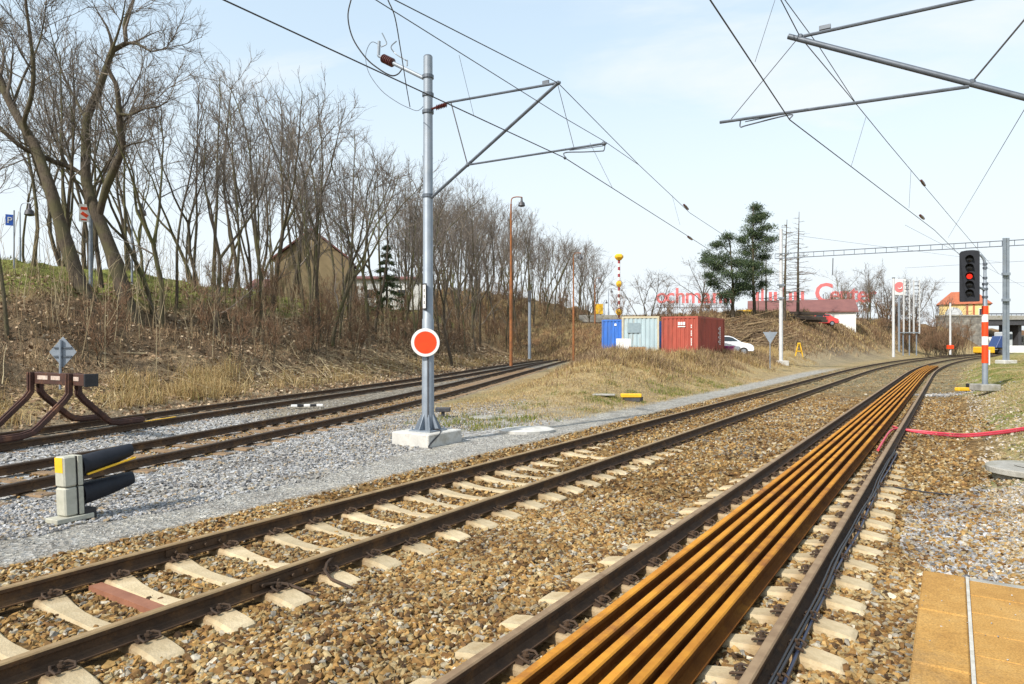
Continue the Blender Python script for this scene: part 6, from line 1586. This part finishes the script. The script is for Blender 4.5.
mb.build('window_band', M['platewin'], mbh)
def big_sign(name, lab, words, Y, zc_py, group):
    first = words[0]; a = P(first[1], zc_py, Y); root = thing(name, lab, 'sign', (a.x, a.y, CZ-(309-342)/F*Y), 0, group)
    zc_ = a.z-root.location.z
    mb = MB()
    for ch, px, size in words:
        x = (px-CX)/F*Y - a.x; text(ch, size, .10, 'letters', root, (x,-.2,zc_), (R(90),0,0), 'letter')
        mb.beam((x,.1,0),(x,.1,zc_+size*.3),.10,.10)
    x0 = (words[0][1]-CX)/F*Y-a.x-1; x1 = (words[-1][1]-CX)/F*Y-a.x+1
    mb.beam((x0,.1,zc_-size*.2),(x1,.1,zc_-size*.2),.1,.1); mb.build('support_frame', M['tubegrey'], root)
    return root
big_sign('roof_letters', 'red roof letters ochmann spread behind the pines', [(c, px, 3.9) for c, px in (('o',661.5),('c',670),('h',680),('m',693),('a',706),('n',717),('n',728))], 124, 303, 'red letters on the hall roof')
mbx = thing('roof_letters', 'red roof strokes half hidden behind the pine and dead conifers', 'sign', P(778,303,124), 0, 'red letters on the hall roof')
for k, (px_, h_, w2) in enumerate([(757,2.0,.5),(762,2.6,.4),(770,2.0,.5),(775,2.0,.5),(783,2.8,.4),(790,2.0,.5),(795,2.0,.5),(802,2.2,.5)]):
    MB().box(((px_-778)/F*124,-.2,h_/2),(w2,.2,h_)).build('letter', M['letters'], mbx)
MB().box((0,.1,.8),(9.4,.1,.12)).build('support_frame', M['tubegrey'], mbx)
big_sign('roof_letters', 'red roof letters Center right of the dead conifers', [(c, px, s) for c, px, s in (('C',823.5,4.9),('e',834.5,4.2),('n',844.5,4.2),('t',853.5,4.4),('e',862,4.2),('r',871,4.2))], 124, 302, 'red letters on the hall roof')
# stack of dark timbers on the heap
for i,(px,py,ln) in enumerate([(806,314,4.2),(809,317.5,3.8),(812,321,3.4),(802,318,4.0)]):
    p = P(px,py,80-.3*i); tag(MB().beam(p-Vector((ln/2,0,-.12)), p+Vector((ln/2,0,-.12*(i%2))), .6, .34).build('timber_beam', M['timber'], bevel=.02), 'dark timber beam lying on the brush heap left of the white shed, %s' % ('topmost of the stack','second from the top of the stack','lowest and farthest right of the stack','farthest left of the stack')[i], 'timber', 'stacked timbers')
# debris under the timbers
p = P(742,316,82); tag(MB().box((p.x+.4,p.y,p.z+.2),(1.7,1.2,1.0)).build('yellow_container', M['yellow'], bevel=.06), 'yellow skip standing behind the pine trunks', 'skip')
# grey footbridge wall on the left
a = P(612,300,124); root = thing('footbridge', 'low grey bridge parapet crossing behind the blue container', 'bridge', (a.x,a.y,0))
zt_ = CZ-(315-342)/F*124; 
MB().box((0,0,zt_-.35),(12,.5,.7)).build('parapet', M['concrete_old'], root); MB().box((0,1.6,zt_-1.0),(12,3.6,.6)).build('deck', M['concrete_old'], root)
for x in (-5.2,5.0): MB().box((x,1.6,(zt_-1.4)/2),(.8,2.6,zt_-1.35)).build('pier', M['concrete_old'], root)
# yellow station house, stone wall and bridge at the right
a = P(964,322,150); z1 = CZ-(316-342)/F*150; root = thing('station_house', 'yellow house with an orange tiled hipped roof above the stone wall', 'building', (a.x,a.y,z1-2))
w_ = 42/F*150; hw_ = (316-304)/F*150+2; root.rotation_euler.z = -.56
MB().box((0,5,hw_/2),(w_,9,hw_)).build('wall', M['wallyellow'], root)
vs = [(-w_/2-.6,.0,hw_),(w_/2+.6,.0,hw_),(w_/2+.6,10.0,hw_),(-w_/2-.6,10.0,hw_),(-w_/4,5,hw_+3.0),(w_/4,5,hw_+3.0)]
MB().add(vs,[(0,1,5,4),(1,2,5),(2,3,4,5),(3,0,4),(3,2,1,0)]).build('roof', M['rooftile'], root)
MB().prism([(math.cos(t_)*1.7, math.sin(t_)*1.9) for t_ in np.linspace(0,math.pi,14)], Matrix.Translation((-1.9,.44,2.1)), .12).build('arched_window', M['wallgrey'], root)
for x in (.6,1.8): MB().box((x,.44,hw_/2+.6),(.35,.14,hw_-1.3)).build('pilaster', M['rooftile'], root)
for x in (3.2,): 
    f = MB().box((x,.44,hw_*.62),(1.0,.1,1.5)).build('window', M['white'], root); MB().box((x,.40,hw_*.62),(.8,.08,1.3)).build('pane', M['glass'], f)
a = P(966,330,140); z_ = CZ-(316-342)/F*140; root = thing('stone_wall', 'grey stone retaining wall below the yellow house', 'wall', (a.x,a.y,0))
MB().box((0,1.5,z_/2-.5),(8.8,3,z_+1)).build('masonry', M['stonewall'], root); MB().box((0,1.45,z_+.10),(9.1,3.2,.3)).build('coping', M['concrete_old'], root)
MB().add([(4.4,-.05,3.2),(7.6,-.05,3.2),(6.2,-.05,0),(6.2,2.5,0),(7.6,2.5,3.2),(4.4,2.5,3.2)],[(0,2,1),(3,5,4),(0,1,4,5),(1,2,3,4),(2,0,5,3)]).build('abutment_face', M['wallwhite'], root)
bx0, bx1 = (984-CX)/F*148, (1100-CX)/F*148; root = thing('road_bridge', 'dark road bridge over the far tracks at the right', 'bridge', ((bx0+bx1)/2,148,0)); wd = bx1-bx0
zd = CZ-(319-342)/F*148
MB().box((0,4,zd+.3),(wd,9,.9)).build('deck', M['concrete_old'], root); MB().box((0,3.8,zd-.75),(wd-.4,8,1.1)).build('girder', M['darksteel'], root)
MB().box((0,-.4,zd+1.1),(wd,.15,.25)).build('rail', M['tubegrey'], root)
mb = MB()
for k in range(24): mb.beam((-wd/2+.3+k*(wd-.6)/23,-.4,zd+.7),(-wd/2+.3+k*(wd-.6)/23,-.4,zd+1.0),.06,.06)
mb.build('railing_posts', M['tubegrey'], root)
for x in (-wd*.16,wd*.1,wd*.36): MB().box((x,4,zd/2-.6),(.7,6,zd-1.2)).build('pier', M['darksteel'], root)
a = P(1018,340,158); root = thing('passenger_coach', 'white coach with dark windows standing beneath the bridge', 'train', (a.x+3,a.y,0))
MB().box((0,0,2.2),(17,2.8,3.0)).build('body', M['wallwhite'], root, bevel=.15); 
for k in range(9): MB().box((-7.2+k*1.8,-1.41,2.75),(1.25,.06,1.1)).build('window', M['glass'], root)
MB().box((0,0,.5),(15,2.2,.6)).build('underframe', M['darksteel'], root)
a = P(992,348,118); root = thing('track_machine', 'yellow rail machine with a blue slanted front near the bridge', 'rail vehicle', (a.x,a.y,0))
zq = H(a.x,a.y); MB().box((-1.4,0,.8),(2.4,2.2,1.1)).build('engine_cover', M['yellow'], root, bevel=.12)
MB().prism([(-.3,1.2),(.9,1.2),(1.2,3.2),(.6,3.2)], Matrix.Translation((.2,0,0)), 2.2).build('front', M['navy'], root, bevel=.05)
MB().box((2.1,.2,2.4),(1.7,2.2,3.0)).build('cab', M['wallgrey'], root, bevel=.1); MB().box((2.2,-.95,3.1),(1.2,.06,.9)).build('cab_window', M['glass'], root)
for x in (-2.0,1.2): MB().cyl((x,-1.0,.45),(x,1.0,.45),.42,n=14).build('wheel', M['darksteel'], root)
a = P(1018,349,95); root = thing('white_box', 'small white cabinet on the verge at the right edge', 'cabinet', (a.x,a.y,H(a.x,a.y))); MB().box((0,0,.55),(3.2,1.0,1.0)).build('case', M['white'], root, bevel=.04); MB().box((0,0,.05),(3.0,.8,.3)).build('plinth', M['concrete_old'], root)

# ---------------------------------------------------------------- far wood line (hides the horizon)
# ---------------------------------------------------------------- light, sky, camera
az = math.atan2(-.71, -.70); el = R(41)         # heading of the sun (x, y)
sdir = Vector((math.cos(el)*-.712, math.cos(el)*-.702, math.sin(el)))
sun = bpy.data.lights.new('sun','SUN'); sun.energy = 4.9; sun.angle = R(1.2); sun.color = (1,.955,.88)
so = bpy.data.objects.new('sun', sun); COL.objects.link(so); so.rotation_euler = sdir.to_track_quat('Z','Y').to_euler()
w = bpy.data.worlds.new('World'); SC.world = w; w.use_nodes = True; nt = w.node_tree; nt.nodes.clear()
out = nt.nodes.new('ShaderNodeOutputWorld'); bg = nt.nodes.new('ShaderNodeBackground'); nt.links.new(bg.outputs[0], out.inputs[0])
sky = nt.nodes.new('ShaderNodeTexSky'); sky.sky_type = 'NISHITA'; sky.sun_disc = False; sky.sun_elevation = el; sky.sun_rotation = math.atan2(sdir.x, sdir.y); sky.air_density = 1.0; sky.dust_density = 1.5; sky.ozone_density = 1.2
bg.inputs[1].default_value = .12
tc = nt.nodes.new('ShaderNodeTexCoord'); sp = nt.nodes.new('ShaderNodeSeparateXYZ'); nt.links.new(tc.outputs['Generated'], sp.inputs[0])
def mth(op, a, b=None):
    n = nt.nodes.new('ShaderNodeMath'); n.operation = op
    for i, v in enumerate((a,b)):
        if v is None: continue
        if isinstance(v,(int,float)): n.inputs[i].default_value = v
        else: nt.links.new(v, n.inputs[i])
    return n.outputs[0]
zc2 = mth('MAXIMUM', mth('ADD', sp.outputs[2], .16), .05)
cb = nt.nodes.new('ShaderNodeCombineXYZ'); nt.links.new(mth('DIVIDE', sp.outputs[0], zc2), cb.inputs[0]); nt.links.new(mth('DIVIDE', sp.outputs[1], zc2), cb.inputs[1])
mp = nt.nodes.new('ShaderNodeMapping'); mp.inputs['Scale'].default_value = (.55,1.15,1); mp.inputs['Rotation'].default_value = (0,0,.5); mp.inputs['Location'].default_value = (1.7,.6,0); nt.links.new(cb.outputs[0], mp.inputs[0])
cn = nt.nodes.new('ShaderNodeTexNoise'); cn.inputs['Scale'].default_value = 1.25; cn.inputs['Detail'].default_value = 9; cn.inputs['Roughness'].default_value = .58; cn.inputs['Distortion'].default_value = .6; nt.links.new(mp.outputs[0], cn.inputs['Vector'])
cf = ramp(nt, cn.outputs[0], [(.38,(.04,.04,.04)),(.53,(.25,.25,.25)),(.68,(.90,.90,.90))])
hz = ramp(nt, sp.outputs[2], [(0,(1,1,1)),(.10,(.90,.90,.90)),(.22,(.62,.62,.62)),(.38,(.20,.20,.20)),(.55,(0,0,0))])
fac = mth('MAXIMUM', cf, hz)
mx = nt.nodes.new('ShaderNodeMix'); mx.data_type = 'RGBA'; nt.links.new(fac, mx.inputs[0])
tint = nt.nodes.new('ShaderNodeMix'); tint.data_type = 'RGBA'; tint.blend_type = 'MULTIPLY'; tint.inputs[0].default_value = 1; nt.links.new(sky.outputs[0], tint.inputs[6]); tint.inputs[7].default_value = (3.05,2.62,2.0,1)
bl_ = nt.nodes.new('ShaderNodeMix'); bl_.data_type = 'RGBA'; bl_.inputs[0].default_value = .6; nt.links.new(tint.outputs[2], bl_.inputs[6]); bl_.inputs[7].default_value = (4.9,6.4,7.9,1); nt.links.new(bl_.outputs[2], mx.inputs[6]); mx.inputs[7].default_value = (6.9,7.4,7.8,1)
nt.links.new(mx.outputs[2], bg.inputs[0])
cam = bpy.data.cameras.new('camera'); cam.sensor_width = 36; cam.sensor_fit = 'HORIZONTAL'; cam.lens = 36*F/1024; cam.clip_end = 9000; cam.clip_start = .05
co = bpy.data.objects.new('camera', cam); COL.objects.link(co); co.location = (0,0,CZ); co.rotation_euler = (R(90),0,0); SC.camera = co
SC.view_settings.view_transform = 'Standard'; SC.view_settings.look = 'None'; SC.view_settings.gamma = 1; SC.view_settings.use_curve_mapping = False; SC.view_settings.exposure = 0.16
SC.cycles.max_bounces = 6; SC.cycles.diffuse_bounces = 3; SC.cycles.glossy_bounces = 2; SC.cycles.transparent_max_bounces = 4; SC.cycles.caustics_reflective = False; SC.cycles.caustics_refractive = False
try: SC.cycles.use_denoising = True
except Exception: pass
